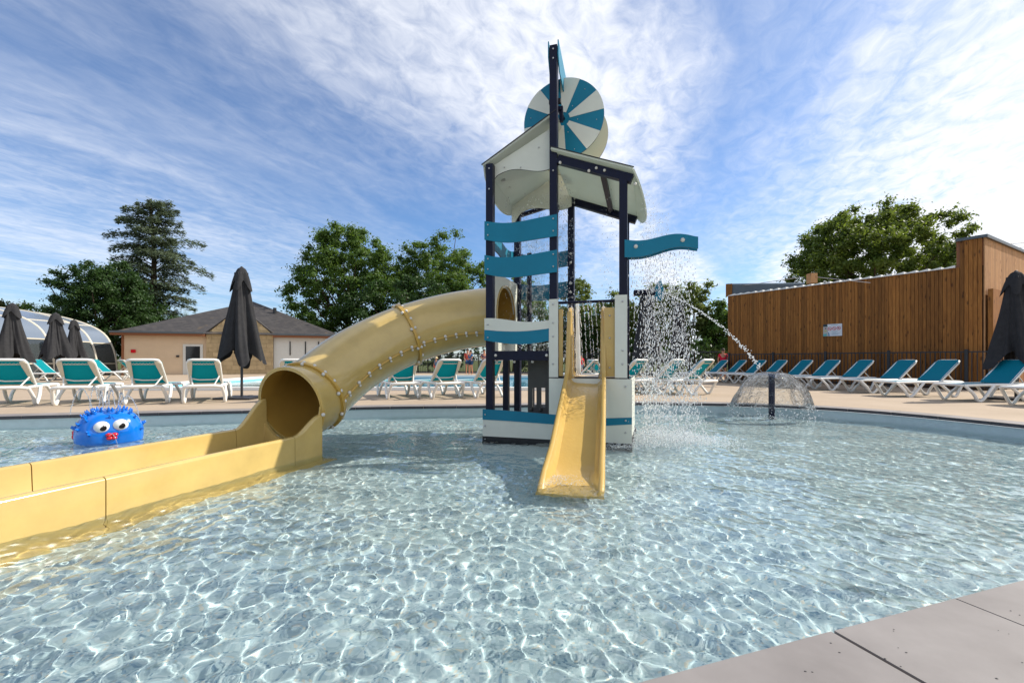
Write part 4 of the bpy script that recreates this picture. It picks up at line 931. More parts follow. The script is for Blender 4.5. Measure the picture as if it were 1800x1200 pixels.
# ------------------------------------------------------------------ closed parasols
def parasol(px, Y, ytop, ybot, wpx, label, base=True, seed=0, rz=0):
    ztop = at(px, ytop, Y).z; zbot = at(px, ybot, Y).z; Rb = wpx / 2 * Y / F * .93; X_ = gx(px, Y)
    t = empty('parasol', (X_, Y, 0), rz, label, 'parasol', 'closed charcoal parasols')
    obj('pole', SWEEP([(0, 0, .03), (0, 0, ztop - .1)], .03, 12), M_pole, t, smooth=60)
    rs = random.Random(seed); nn = 96; nz = 26; H_ = ztop - zbot; rows = []; bm = bmesh.new(); ph = [rs.uniform(-.25, .25) for _ in range(8)]; ln = [rs.uniform(-.16, .10) for _ in range(8)]
    for j in range(nz + 1):
        tt = j / nz; row = []
        for k in range(nn):
            a_ = 2 * PI * k / nn; rib = (math.cos(4 * a_ + .8 * math.sin(a_ * 1 + seed)))
            amp = .12 + .30 * tt
            Rm = Rb * (.36 + .60 * max(0, (tt - .08) / .92) ** 1.15) 
            r = Rm * (1 + amp * rib + .10 * tt * math.sin(9 * a_ + ph[int(a_ / (2 * PI) * 8) % 8] * 4 + 5 * tt + seed) + .05 * math.sin(17 * a_ + 3 * seed))
            hang = -.16 * H_ * tt ** 4 * (rib * .55 + ln[int(a_ / (2 * PI) * 8 + .5) % 8] * 1.6)
            tw_ = a_ + .5 * tt
            row.append(bm.verts.new((r * math.cos(tw_), r * math.sin(tw_), ztop - .10 * H_ * 0 - H_ * (.06 + .94 * tt) + hang)))
        rows.append(row)
    for a, b in zip(rows, rows[1:]):
        for k in range(nn): bm.faces.new((a[k], a[(k + 1) % nn], b[(k + 1) % nn], b[k]))
    bm.faces.new(rows[0])
    obj('canopy', bm, M_fab, t, smooth=True)
    bm = bmesh.new(); rows = []
    for j in range(9):
        tt = j / 8; row = []
        for k in range(64):
            a_ = 2 * PI * k / 64; rib = math.cos(4 * a_ + .8 * math.sin(a_ + seed)); r = Rb * (.08 + .46 * tt ** .6) * (1 + .26 * tt * rib); row.append(bm.verts.new((r * math.cos(a_), r * math.sin(a_), ztop - H_ * .21 * tt ** 1.25 - .06 * H_ * tt ** 3 * rib)))
        rows.append(row)
    for a, b in zip(rows, rows[1:]):
        for k in range(64): bm.faces.new((a[k], a[(k + 1) % 64], b[(k + 1) % 64], b[k]))
    bm.faces.new(rows[0]); obj('vent_cap', bm, M_fab, t, smooth=True)
    bm = bmesh.new(); ball(bm, (0, 0, ztop), .035, 8, 6, (1, 1, .8)); obj('finial', bm, M_pole, t, smooth=True)
    if base:
        bm = bmesh.new(); box(bm, -.42, .42, -.05, .05, .004, .06); box(bm, -.05, .05, -.42, .42, .006, .058)
        for a_, b_ in ((-.25, -.25), (.25, -.25), (.25, .25), (-.25, .25)): box(bm, a_ - .19, a_ + .19, b_ - .19, b_ + .19, .008, .05)
        obj('base', bm, M_pole, t, bevel=.01)
    return t
parasol(425, 11.3, 470, 632, 62, 'large closed charcoal parasol in front of the peach house gable', seed=1)
parasol(1786, 11.0, 477, 636, 64, 'closed charcoal parasol at the right edge before the timber wall', seed=2, rz=.6)
parasol(22, 18.0, 533, 632, 46, 'closed parasol by the glazed enclosure, leftmost and biggest of three', seed=3)
parasol(98, 21.7, 550, 628, 40, 'closed parasol by the glazed enclosure, middle of three', seed=4)
parasol(130, 25.3, 562, 628, 31, 'closed parasol by the glazed enclosure, smallest of three', seed=5)
parasol(1137, 14.8, 510, 628, 50, 'closed parasol seen through the spray right next to the tower', seed=6)
parasol(1193, 18.2, 533, 634, 38, 'closed parasol seen through the spray, the smaller one farther off', seed=7)

# ------------------------------------------------------------------ people
def person(name_label, loc, h, rz, shirt, legs, hat=None, pose='stand', shirt_m=None):
    t = empty('person', loc, rz, name_label, 'person'); s = h / 1.75
    def skin(nm, pts, edges, rad, m, parent):
        me = bpy.data.meshes.new(nm); me.from_pydata([Vector(p) * s for p in pts], edges, []); o = bpy.data.objects.new(nm, me); COL.objects.link(o)
        md = o.modifiers.new('s', 'SKIN'); md.use_smooth_shade = True; sv = me.skin_vertices[0].data
        for i_, r in enumerate(rad): sv[i_].radius = (r[0] * s, r[1] * s) if isinstance(r, tuple) else (r * s, r * s)
        sv[0].use_root = True
        su = o.modifiers.new('u', 'SUBSURF'); su.levels = su.render_levels = 1
        dg = bpy.context.evaluated_depsgraph_get(); nm2 = bpy.data.meshes.new_from_object(o.evaluated_get(dg)); o.modifiers.clear(); o.data = nm2; finish(nm2, m, True); o.parent = parent; return o
    P_ = dict(pel=(0, 0, .95), wai=(0, 0, 1.12), che=(0, 0, 1.32), nec=(0, -.01, 1.48), hd1=(0, -.02, 1.56), hd2=(0, -.01, 1.68),
              shl=(-.17, 0, 1.42), shr=(.17, 0, 1.42), ell=(-.25, -.02, 1.16), elr=(.25, -.02, 1.16), wrl=(-.22, -.14, .96), wrr=(.22, -.14, .96), hal=(-.20, -.19, .90), har=(.20, -.19, .90),
              hil=(-.09, 0, .90), hir=(.09, 0, .90), knl=(-.10, -.02, .50), knr=(.11, .03, .50), anl=(-.10, .01, .08), anr=(.13, .10, .08), tol=(-.11, -.12, .03), tor=(.14, -.03, .03))
    if pose == 'fold': P_['wrl'] = (-.05, -.22, 1.12); P_['wrr'] = (.06, -.24, 1.10); P_['hal'] = (.02, -.25, 1.12); P_['har'] = (-.01, -.27, 1.08)
    K_ = list(P_); ix = {k: i for i, k in enumerate(K_)}
    E_ = [('pel', 'wai'), ('wai', 'che'), ('che', 'nec'), ('nec', 'hd1'), ('hd1', 'hd2'), ('che', 'shl'), ('che', 'shr'), ('shl', 'ell'), ('shr', 'elr'), ('ell', 'wrl'), ('elr', 'wrr'), ('wrl', 'hal'), ('wrr', 'har'), ('pel', 'hil'), ('pel', 'hir'), ('hil', 'knl'), ('hir', 'knr'), ('knl', 'anl'), ('knr', 'anr'), ('anl', 'tol'), ('anr', 'tor')]
    rd = dict(pel=(.15, .11), wai=(.13, .10), che=(.15, .11), nec=.05, hd1=.085, hd2=.085, shl=.06, shr=.06, ell=.042, elr=.042, wrl=.03, wrr=.03, hal=.035, har=.035, hil=.09, hir=.09, knl=.055, knr=.055, anl=.037, anr=.037, tol=.035, tor=.035)
    body = skin('body', [P_[k] for k in K_], [(ix[a], ix[b]) for a, b in E_], [rd[k] for k in K_], M_skin, t)
    def sub(nm, keys, edges, grow, m, ends={}):
        kk = {k: i for i, k in enumerate(keys)}; pts = [ends.get(k, P_[k]) for k in keys]
        rr_ = [tuple(x + grow for x in rd[k]) if isinstance(rd[k], tuple) else rd[k] + grow for k in keys]
        return skin(nm, pts, [(kk[a], kk[b]) for a, b in edges], rr_, m, t)
    mid = lambda a, b, f_: tuple(Vector(P_[a]).lerp(Vector(P_[b]), f_))
    sub('shirt', ['wai', 'pel', 'che', 'shl', 'shr', 'ell', 'elr'], [('pel', 'wai'), ('wai', 'che'), ('che', 'shl'), ('che', 'shr'), ('shl', 'ell'), ('shr', 'elr')], .02, shirt, {'ell': mid('shl', 'ell', .6), 'elr': mid('shr', 'elr', .6)})
    sub('shorts', ['pel', 'hil', 'hir', 'knl', 'knr'], [('pel', 'hil'), ('pel', 'hir'), ('hil', 'knl'), ('hir', 'knr')], .022, legs, {'knl': mid('hil', 'knl', .62), 'knr': mid('hir', 'knr', .62), 'pel': (0, 0, .93)})
    bm = bmesh.new(); ball(bm, Vector((0, .015, 1.68)) * s, .105 * s, 14, 10, (1, 1.05, 1)); 
    for v_ in [v_ for v_ in bm.verts if v_.co.z < 1.63 * s or (v_.co.y < -.05 * s and v_.co.z < 1.71 * s)]: bm.verts.remove(v_)
    obj('hair', bm, M_hair, t, smooth=True)
    bm = bmesh.new(); ball(bm, Vector((0, -.115, 1.60)) * s, .016 * s, 6, 5); obj('nose', bm, M_skin, t, smooth=True)
    for sx_ in (-1, 1):
        bm = bmesh.new(); ball(bm, Vector((sx_ * .033, -.098, 1.635)) * s, .010 * s, 6, 5); obj('eye', bm, M_pupil, t, smooth=True)
        bm = bmesh.new(); ball(bm, Vector((sx_ * .09, -.005, 1.62)) * s, .02 * s, 6, 5, (.5, .8, 1.3)); obj('ear', bm, M_skin, t, smooth=True)
    if hat:
        bm = bmesh.new(); lathe(bm, [(.001, 1.82 * s), (.07 * s, 1.81 * s), (.10 * s, 1.75 * s), (.115 * s, 1.70 * s), (.20 * s, 1.67 * s), (.20 * s, 1.66 * s), (.11 * s, 1.68 * s)], 16); obj('hat', bm, hat, t, smooth=True)
    return t
cl = lambda n, c: mat(n, c, .85, .1, noise_amt=.15, nscale=12)
C_blue = cl('blue_cloth', (.05, .16, .34)); C_dkbl = cl('dark_blue_cloth', (.03, .07, .16)); C_red = cl('red_cloth', (.70, .02, .05)); C_grey = cl('grey_blue_cloth', (.14, .20, .30)); C_hat = cl('straw_hat', (.72, .58, .34)); C_pink = cl('coral_cloth', (.60, .10, .08)); C_plum = cl('plum_cloth', (.16, .10, .13))
person('adult in blue shirt and blue shorts with arms folded, beyond the far pool', (gx(827, 30.5), 30.5, 0), 1.62, R(-50), C_blue, C_dkbl, pose='fold')
person('adult in coral top partly hidden behind the blue-shirted adult', (gx(822, 31.6), 31.6, 0), 1.72, R(20), C_pink, C_dkbl)
person('child in grey-blue top and straw sun hat standing by the far pool', (gx(767, 27.0), 27.0, 0), 1.12, R(-30), C_grey, C_pink, hat=C_hat)
person('adult in dark plum top standing close to the left tower post', (gx(851, 30.0), 30.0, 0), 1.65, R(30), C_plum, C_dkbl, pose='fold')
person('person in bright red shirt by the far corner of the timber wall', (gx(1271, 21.9), 21.9, 0), 1.5, R(160), C_red, C_dkbl)
person('person in red glimpsed through the opening above the open slide', (gx(1021, 24), 24, 0), 1.25, R(10), C_red, C_grey)

# ------------------------------------------------------------------ iron fences
IF = empty('iron_fence', (0, 0, 0), 0, 'low dark iron railing running along the timber wall', 'fence')
fa = Vector((14.95, 13.9, 0)); fb = Vector((10.05, 21.35, 0)); fd = (fb - fa).normalized(); fa = fa - fd * 1.6; LF = (fb - fa).length; ang = math.atan2(fd.y, fd.x)
bar_me = None; nb_ = int(LF / .125)
bmb = BOX(-.011, .011, -.011, .011, .06, 1.2); bar_me = bpy.data.meshes.new('bar'); bmb.to_mesh(bar_me); bmb.free(); finish(bar_me, M_iron, False)
for k in range(nb_ + 1):
    p = fa + fd * (k * .125)
    if k % 16 == 3: obj('post', BOX(-.04, .04, -.04, .04, .0, 1.30), M_iron, IF, p, (0, 0, ang))
    else: link('bar', bar_me, IF, p, (0, 0, ang))
for z in (.10, 1.22): obj('rail', BEAM(fa + Vector((0, 0, z)), fb + Vector((0, 0, z)), .03, .04), M_iron, IF)
BF = empty('iron_fence', (0, 0, 0), 0, 'distant dark railing behind the far pool and the loungers', 'fence')
ga, gb = Vector((-12.5, 34.3, 0)), Vector((4, 33, 0)); gc = Vector((11, 24, 0)); bm = bmesh.new()
for a_, b_ in ((ga, gb), (gb, gc)):
    L_ = (b_ - a_).length
    for k in range(int(L_ / .13)): p = a_.lerp(b_, k * .13 / L_); box(bm, p.x - .012, p.x + .012, p.y - .012, p.y + .012, .05, 1.42)
o_ = obj('bars', bm, M_iron, BF); o_['kind'] = 'stuff'
for a_, b_ in ((ga, gb), (gb, gc)):
    for z in (.1, 1.4): obj('rail', BEAM(a_ + Vector((0, 0, z)), b_ + Vector((0, 0, z)), .04, .05), M_iron, BF)
    for k in range(int((b_ - a_).length / 2.4) + 1): p = a_ + (b_ - a_).normalized() * 2.4 * k; obj('post', BOX(-.04, .04, -.04, .04, 0, 1.5), M_iron, BF, p)

# ------------------------------------------------------------------ timber building on the right
TB = empty('timber_building', (0, 0, 0), 0, 'timber building clad in upright brown boards with a pale lit end wall', 'building')
A1 = Vector((14.95, 14.4, 0)); B1 = Vector((10.25, 21.6, 0)); wd = (B1 - A1).normalized(); wn = Vector((wd.y, -wd.x, 0)); wn = wn if wn.x < 0 else -wn; LW = (B1 - A1).length; HW = 3.98
unit = BOX(-.5, .5, -.5, .5, 0, 1); plank_me = bpy.data.meshes.new('plank'); bmesh.ops.bevel(unit, geom=[e for e in unit.edges if abs((e.verts[0].co - e.verts[1].co).z) > .5], offset=.10, segments=1, affect='EDGES'); unit.to_mesh(plank_me); unit.free(); finish(plank_me, M_wood, False)
plank2_me = plank_me.copy(); plank2_me.materials.clear(); plank2_me.materials.append(M_woodp)
obj('wall', BEAM(A1 + wd * .0 + Vector((0, 0, HW / 2)) - wn * .12, B1 + Vector((0, 0, HW / 2)) - wn * .12, .16, HW - .02), mat('wall_backing', (.03, .015, .008), .9), TB)
wang = math.atan2(wd.y, wd.x); npk = int(LW / .104)
for k in range(npk):
    s = .05 + (k + .5) * (LW - .05) / npk; p = A1 + wd * s
    hz_ = HW if s > .62 else HW + .85
    link('plank', plank_me, TB, (p.x, p.y, .05), (0, 0, wang), (.094, .028 + random.uniform(0, .012), hz_ - .05))
obj('wall', BEAM(A1 + Vector((0, 0, HW + .42)) - wn * .12, A1 + wd * .66 + Vector((0, 0, HW + .42)) - wn * .12, .16, .86), M_fascia, TB)
# lit end wall: from the corner away to the right
ed = Vector((.86, .51, 0)).normalized(); LE = 6.0; en = Vector((ed.y, -ed.x, 0)); HE = HW + .85; eang = math.atan2(ed.y, ed.x)
obj('wall', BEAM(A1 + Vector((0, 0, HE / 2)) - en * .14 + ed * .05, A1 + ed * LE + Vector((0, 0, HE / 2)) - en * .14, .16, HE - .02), M_fascia, TB)
for k in range(int(LE / .104)):
    p = A1 + ed * (.06 + k * .104) - en * .01; link('plank', plank2_me, TB, (p.x, p.y, .05), (0, 0, eang), (.096, .03 + random.uniform(0, .006), HE - .05))
# zinc coping of the raised end
cc = A1 + wd * .62
bm = bmesh.new(); o3 = .07
prism(bm, [A1 - wd * o3 + wn * o3 + Vector((0, 0, HE)), A1 + wd * .66 + wn * o3 + Vector((0, 0, HE)), A1 + wd * .66 - wn * .3 + Vector((0, 0, HE)), A1 - wn * .3 + Vector((0, 0, HE))], (0, 0, 1), .09)
obj('parapet_cap', bm, M_zinc, TB)
obj('parapet_cap', BEAM(A1 + Vector((0, 0, HE + .045)) - en * .08 - ed * .05, A1 + ed * LE + Vector((0, 0, HE + .045)) - en * .08, .32, .095), M_zinc, TB)
# lean-to of darker timber before the end wall
LT0 = A1 + ed * .06 + en * .0; obj('leanto_wall', BEAM(LT0 + en * .12 + Vector((0, 0, 1.62)), LT0 + ed * 5.5 + en * .12 + Vector((0, 0, 1.62)), .12, 3.16), M_wood, TB)
obj('leanto_shelf', BEAM(LT0 + en * .3 + Vector((0, 0, 2.05)) + ed * .3, LT0 + ed * 2.4 + en * .3 + Vector((0, 0, 2.05)), .3, .05), M_wood, TB)
for k in range(8): p = LT0 + ed * (.2 + k * .28) + en * .22; obj('batten', BOX(-.035, .035, -.02, .02, .05, 1.98), M_wood, TB, p, (0, 0, eang))
# roof sheets showing as white scallops along the wall head
sh = mat('white_roof_sheet', (.75, .75, .73), .4)
for k in range(24):
    s0 = .68 + k * (LW - .7) / 24; s1 = s0 + (LW - .7) / 24 * .97; p0, p1 = A1 + wd * s0, A1 + wd * s1; zz0 = HW
    bm = bmesh.new(); prism(bm, [p0 + wn * .06 + Vector((0, 0, zz0 + .004)), p1 + wn * .06 + Vector((0, 0, zz0 + .004)), p1 + wn * .06 + Vector((0, 0, zz0 + .02)), p0 + wn * .06 + Vector((0, 0, zz0 + .085))], -wn, .5); obj('roof_sheet', bm, sh, TB)
# dark clad upstand at the far end of the roof
ue = B1 - wn * .1; uw = -wn * 1.0 - wd * .35; uw.normalize()
bm = bmesh.new(); q0 = B1 + wn * .02; zA = HW + .55
L3 = 3.6
prism(bm, [q0 + Vector((0, 0, HW + .02)), q0 - wd * 2.9 - wn * 1.0 + Vector((0, 0, HW + .02)), q0 - wd * 2.9 - wn * 1.0 + Vector((0, 0, HW + .28)), q0 + Vector((0, 0, zA))], wd, .06); obj('upstand', bm, M_zinc, TB)
bm = bmesh.new(); prism(bm, [q0 + Vector((0, 0, zA)), q0 - wd * 2.9 - wn * 1.0 + Vector((0, 0, HW + .28)), q0 - wd * 2.9 - wn * 1.0 + Vector((0, 0, HW + .33)), q0 + Vector((0, 0, zA + .05))], wd, .10); obj('upstand_cap', bm, mat('pale_zinc', (.25, .28, .30), .4, metal=.3), TB)
link('plank', plank_me, TB, tuple(B1 - wd * .05 + Vector((0, 0, HW))), (0, 0, wang), (.3, .05, .58))
ps = at(1418, 500, 17.5); obj('roof_post', BOX(-.13, .13, -.13, .13, 3.9, at(1418, 481, 17.5).z), M_woodp, TB, (ps.x + .2, 17.5, 0))
# notice on the wall
def on_wall(px):
    a = (px - 900) / F; # solve A1+wd*s : x = a*y
    s = (a * A1.y - A1.x) / (wd.x - a * wd.y); return s
s0, s1 = on_wall(1481), on_wall(1448); SGw = abs(s1 - s0); sp = A1 + wd * (s0 + s1) / 2; Ys = sp.y; zt_, zb_ = at(0, 569.5, Ys).z, at(0, 590.5, Ys).z
SG = empty('notice_sign', (sp.x + wn.x * .035, sp.y + wn.y * .035, (zt_ + zb_) / 2), math.atan2(-wn.y, -wn.x) - PI / 2, 'white notice with three red prohibition circles on the timber wall', 'sign')
hw, hh = SGw / 2, (zt_ - zb_) / 2
obj('board', BOX(-hw, hw, -.012, 0, -hh, hh), mat('sign_white', (.62, .66, .70), .4), SG)
def patch(nm, x0, x1, z0, z1, c, d=.0135):
    bm = bmesh.new(); prism(bm, [(x0 * hw, -d, z0 * hh), (x1 * hw, -d, z0 * hh), (x1 * hw, -d, z1 * hh), (x0 * hw, -d, z1 * hh)], (0, 1, 0), .0012); return obj(nm, bm, mat('print', c, .5), SG)
def quadp(nm, pts, c, d=.0137):
    bm = bmesh.new(); prism(bm, [(x * hw, -d, z * hh) for x, z in pts], (0, 1, 0), .0012); return obj(nm, bm, mat('print', c, .5), SG)
quadp('printed_picture', [(-1, -1), (-.40, -1), (-.55, 1), (-1, 1)], (.42, .42, .40), .0133)
quadp('printed_picture', [(-1, .6), (-.52, .6), (-.55, 1), (-1, 1)], (.01, .03, .04)); quadp('printed_picture', [(-1, -1), (-.62, -1), (-.6, -.55), (-1, -.6)], (.10, .38, .38)); quadp('printed_stripe', [(-.42, -.98), (-.28, -.98), (-.36, -.4), (-.46, -.4)], (.10, .25, .42)); quadp('printed_picture', [(-.9, -.2), (-.62, -.15), (-.6, .0), (-.9, -.02)], (.45, .45, .1)); quadp('printed_picture', [(-.85, .2), (-.65, .2), (-.65, .4), (-.8, .42)], (.25, .08, .1))
for i_, xc in enumerate((-.28, .19, .66)):
    bm = bmesh.new(); nn = 24; rad_ = hh * .30; cz = hh * (.22 + .03 * i_); prev = None; ri_, ro_ = [], []
    for k in range(nn):
        a_ = 2 * PI * k / nn
        ri_.append(bm.verts.new((xc * hw + rad_ * .72 * math.cos(a_), -.0145, cz + rad_ * .72 * math.sin(a_)))); ro_.append(bm.verts.new((xc * hw + rad_ * math.cos(a_), -.0145, cz + rad_ * math.sin(a_))))
    for k in range(nn): j = (k + 1) % nn; bm.faces.new((ri_[k], ri_[j], ro_[j], ro_[k]))
    beam(bm, (xc * hw - rad_ * .62, -.0148, cz + rad_ * .62), (xc * hw + rad_ * .62, -.0148, cz - rad_ * .62), .002, rad_ * .2)
    sy = obj('prohibition_symbol', bm, mat('sign_red', (.5, .02, .05), .5), SG)
    bm = bmesh.new(); beam(bm, (xc * hw - rad_ * .3, -.0141, cz), (xc * hw + rad_ * .3, -.0141, cz), .001, rad_ * (.7 if i_ == 2 else .35)); obj('pictogram', bm, mat('sign_black', (.02, .02, .02), .5), sy)
for z, x0, x1 in ((.82, -.2, .55), (-.25, -.1, .55), (-.42, 0, .4), (-.60, -.15, .75), (-.74, -.05, .6)): patch('text_line', x0, x1, z - .035, z + .035, (.25, .38, .48))

# ------------------------------------------------------------------ house on the left
YL = 29.0; HA = R(20); HP = Vector((gx(218, YL), YL, 0)); hdx, hdy = math.cos(HA), math.sin(HA)
HS = empty('peach_house', HP, HA, 'low peach-walled house with dark slate roof and sand-coloured stone gable', 'house')
def hx(px, off=0.0):        # local x along the front wall (off = local depth behind it) of a photo column
    a = (px - 900) / F; x0 = HP.x - hdy * off; y0 = HP.y + hdx * off
    return (a * y0 - x0) / (hdx - a * hdy)
def hz(px, py, off=0.0):
    return at(px, py, HP.y + hdy * hx(px, off) + hdx * off).z
ze = hz(218, 584); WX = hx(595); xg0, xg1 = hx(364), hx(481)
obj('wall', BOX(0, xg0, 0, 8, 0, ze), M_render, HS); obj('wall', BOX(xg1, WX, 0, 8, 0, ze), M_board, HS); obj('wall', BOX(xg0, xg1, -.15, 8, 0, ze + .1), mat('gable_core', (.30, .24, .16), .9), HS)
RD = 5.0; apx = hx(445, RD); apz = hz(445, 530, RD); zE = ze - .02; e0 = -.55; e1 = WX + .3
bm = bmesh.new(); vs = [bm.verts.new(p) for p in ((e0, -.5, zE), (e1, -.5, zE), (e1, 10, zE), (e0, 10, zE), (apx, RD, apz))]
for a, b in ((0, 1), (1, 2), (2, 3), (3, 0)): bm.faces.new((vs[a], vs[b], vs[4]))
bm.faces.new(vs[3::-1]); obj('roof', bm, M_slate, HS)
obj('gutter', BOX(e0, xg0 - .05, -.62, -.5, zE - .02, zE + .10), M_zinc, HS); obj('gutter', BOX(xg1 + .05, e1, -.62, -.5, zE - .02, zE + .10), M_zinc, HS)
obj('fascia', BOX(e0, xg0, -.5, -.02, zE - .16, zE - .02), M_fascia, HS); obj('fascia', BOX(xg1, e1, -.5, -.02, zE - .16, zE - .02), M_fascia, HS)
obj('corner_trim', BOX(-.12, 0, -.05, .1, 0, ze), M_fascia, HS)
xm = hx(424); zap = hz(424, 541); bh = .30; nc = int(zap / bh)
bm = bmesh.new(); prism(bm, [(xg0, -.18, 0), (xg1, -.18, 0), (xg1, -.18, ze), (xm, -.18, zap), (xg0, -.18, ze)], (0, 1, 0), .16); obj('gable_wall', bm, mat('gable_mortar', (.36, .27, .15), .9), HS)
for c_ in range(nc):
    z0, z1 = c_ * bh, (c_ + 1) * bh
    def lim(z): return (xg0, xg1) if z <= ze else (xg0 + (xm - xg0) * (z - ze) / (zap - ze), xg1 + (xm - xg1) * (z - ze) / (zap - ze))
    a0, a1 = lim(z0); b0, b1 = lim(z1); x = a0 - random.uniform(0, .25) - (.25 if c_ % 2 else 0)
    while x < a1:
        w_ = random.choice((.45, .52, .6)); p0, p1 = max(x, a0), min(x + w_, a1); t0, t1 = max(x, b0), min(x + w_, b1); x += w_
        if p1 - p0 < .06: continue
        g_ = .008; dpt = random.uniform(.02, .035); bm = bmesh.new()
        if t1 - t0 < .03: prism(bm, [(p0 + g_, -.18 - dpt, z0 + g_), (p1 - g_, -.18 - dpt, z0 + g_), ((p1 if a0 == p0 else p0), -.18 - dpt, z0 + bh * .55)], (0, 1, 0), .06)
        else: prism(bm, [(p0 + g_, -.18 - dpt, z0 + g_), (p1 - g_, -.18 - dpt, z0 + g_), (t1 - g_, -.18 - dpt, z1 - g_), (t0 + g_, -.18 - dpt, z1 - g_)], (0, 1, 0), .06)
        obj('stone', bm, M_stone, HS)
bm = bmesh.new()
for xq, sg in ((xg0, 1), (xg1, -1)): beam(bm, (xq - sg * .2, .4, ze - .08), (xm, .4, zap + .02), 1.3, .05, up=(0, 0, 1))
obj('gable_roof', bm, M_slate, HS)
dx0, dx1 = hx(322), hx(357); dzt = hz(340, 605); dr = obj('door_frame', BOX(dx0, dx1, -.06, .02, 0, dzt), M_board, HS)
obj('pane', BOX(dx0 + .16, dx1 - .16, -.075, -.062, .9, dzt - .14), M_dglass, dr); obj('door_panel', BOX(dx0 + .16, dx1 - .16, -.075, -.062, .1, .85), M_board, dr)
obj('wall_lamp', BOX(-.07, .07, -.14, 0, -.06, .06), M_black, HS, (hx(313), 0, hz(313, 626)), bevel=.02); obj('alarm_box', BOX(-.12, .12, -.1, 0, -.1, .1), M_red, HS, (hx(235), 0, hz(235, 617)), bevel=.02)
for px in (510, 537, 560): obj('strap', BOX(-.035, .035, -.05, 0, -.48, .48), M_black, HS, (hx(px), 0, hz(px, 612)))
obj('roof_vent', SWEEP([(hx(483, 3), 3, 3.4), (hx(483, 3), 3, hz(483, 541, 3))], .12, 8), M_black, HS)

# ------------------------------------------------------------------ glazed enclosure
GE = empty('glazed_enclosure', (0, 0, 0), 0, 'arched telescopic pool enclosure of pale ribs and bluish glazing', 'pool enclosure')
prof = [(-19.0, 0), (-19.02, .6), (-19.1, 1.2), (-19.3, 1.75), (-19.65, 2.23), (-20.3, 2.61), (-21.3, 2.94), (-22.4, 3.16), (-23.5, 3.3), (-25.0, 3.42), (-27.0, 3.45)]
EK = 1.36; prof = [(a * EK, .95 + (b - .95) * EK if b > 0 else 0) for a, b in prof]; prof[1] = (prof[1][0], .5)
pr = crom([(a, 0, b) for a, b in prof], 3); XC = -27 * EK; pr += [Vector((2 * XC - p.x, 0, p.z)) for p in reversed(pr[:-1])]
arches = [EK * y_ for y_ in (12.4, 14.4, 16.5, 18.6, 20.7, 21.9)]; M_rib = mat('enclosure_rib', (.62, .57, .46), .4, .5)
for k, Y in enumerate(arches):
    sc_ = 1 + .02 * (len(arches) - 1 - k); bm = bmesh.new(); sweep(bm, [Vector(((p.x - XC) * sc_ + XC, Y, p.z * sc_)) for p in pr], .055, 6, ref=(0, 1, 0)); obj('rib', bm, M_rib, GE, smooth=60)
for k, (Y0, Y1) in enumerate(zip(arches, arches[1:])):
    sc_ = 1 + .02 * (len(arches) - 2 - k); q = [Vector(((p.x - XC) * sc_ + XC, 0, p.z * sc_)) for p in pr]
    cuts = [0, 4, 9, 15, 24, len(q) - 1]
    for ci, (a, b) in enumerate(zip(cuts, cuts[1:])):
        bm = bmesh.new(); loft(bm, [[Vector((p.x, Y0 + .06, p.z)), Vector((p.x, Y1 - .06, p.z)), Vector((p.x, Y1 - .06, p.z)) - Vector((.015, 0, .01)), Vector((p.x, Y0 + .06, p.z)) - Vector((.015, 0, .01))] for p in q[a:b + 1]]); obj('pane', bm, M_pane if ci < 2 else M_poly, GE, smooth=50)
        if ci < 4: p = q[b]; obj('purlin', BOX(-.03, .03, Y0, Y1, -.03, .03), M_rib, GE, (p.x, 0, p.z))
# end wall of the last arch
bm = bmesh.new(); q = [Vector((p.x, arches[-1] + .02, p.z)) for p in pr]; prism(bm, q, (0, 1, 0), .02); obj('end_pane', bm, M_pane, GE)

# ------------------------------------------------------------------ trees
def leaves(centers, radii, per, size, rg, flat_=.0, droop=0):
    """returns quads: small leaf faces spread in clumps"""
    n = len(centers) * per; c = np.repeat(np.asarray(centers, float), per, 0); r = np.repeat(np.asarray(radii, float), per)
    d = rg.normal(size=(n, 3)); d /= np.linalg.norm(d, axis=1)[:, None]; rad = r * np.minimum(np.abs(rg.normal(0, .62, n)) + .1, 1.6)
    off = d * rad[:, None]; off[:, 2] *= (1 - flat_); p = c + off
    nr = d + rg.normal(size=(n, 3)) * .8 + np.array([0, 0, .5]); nr /= np.linalg.norm(nr, axis=1)[:, None]
    a = np.cross(nr, rg.normal(size=(n, 3))); a /= np.linalg.norm(a, axis=1)[:, None]; b = np.cross(nr, a); s = size * rg.uniform(.5, 1.35, n)[:, None]
    tip = np.array([0, 0, -droop])
    return np.stack([p - a * s, p - b * s * .5, p + a * s + tip * s, p + b * s * .5], 1)
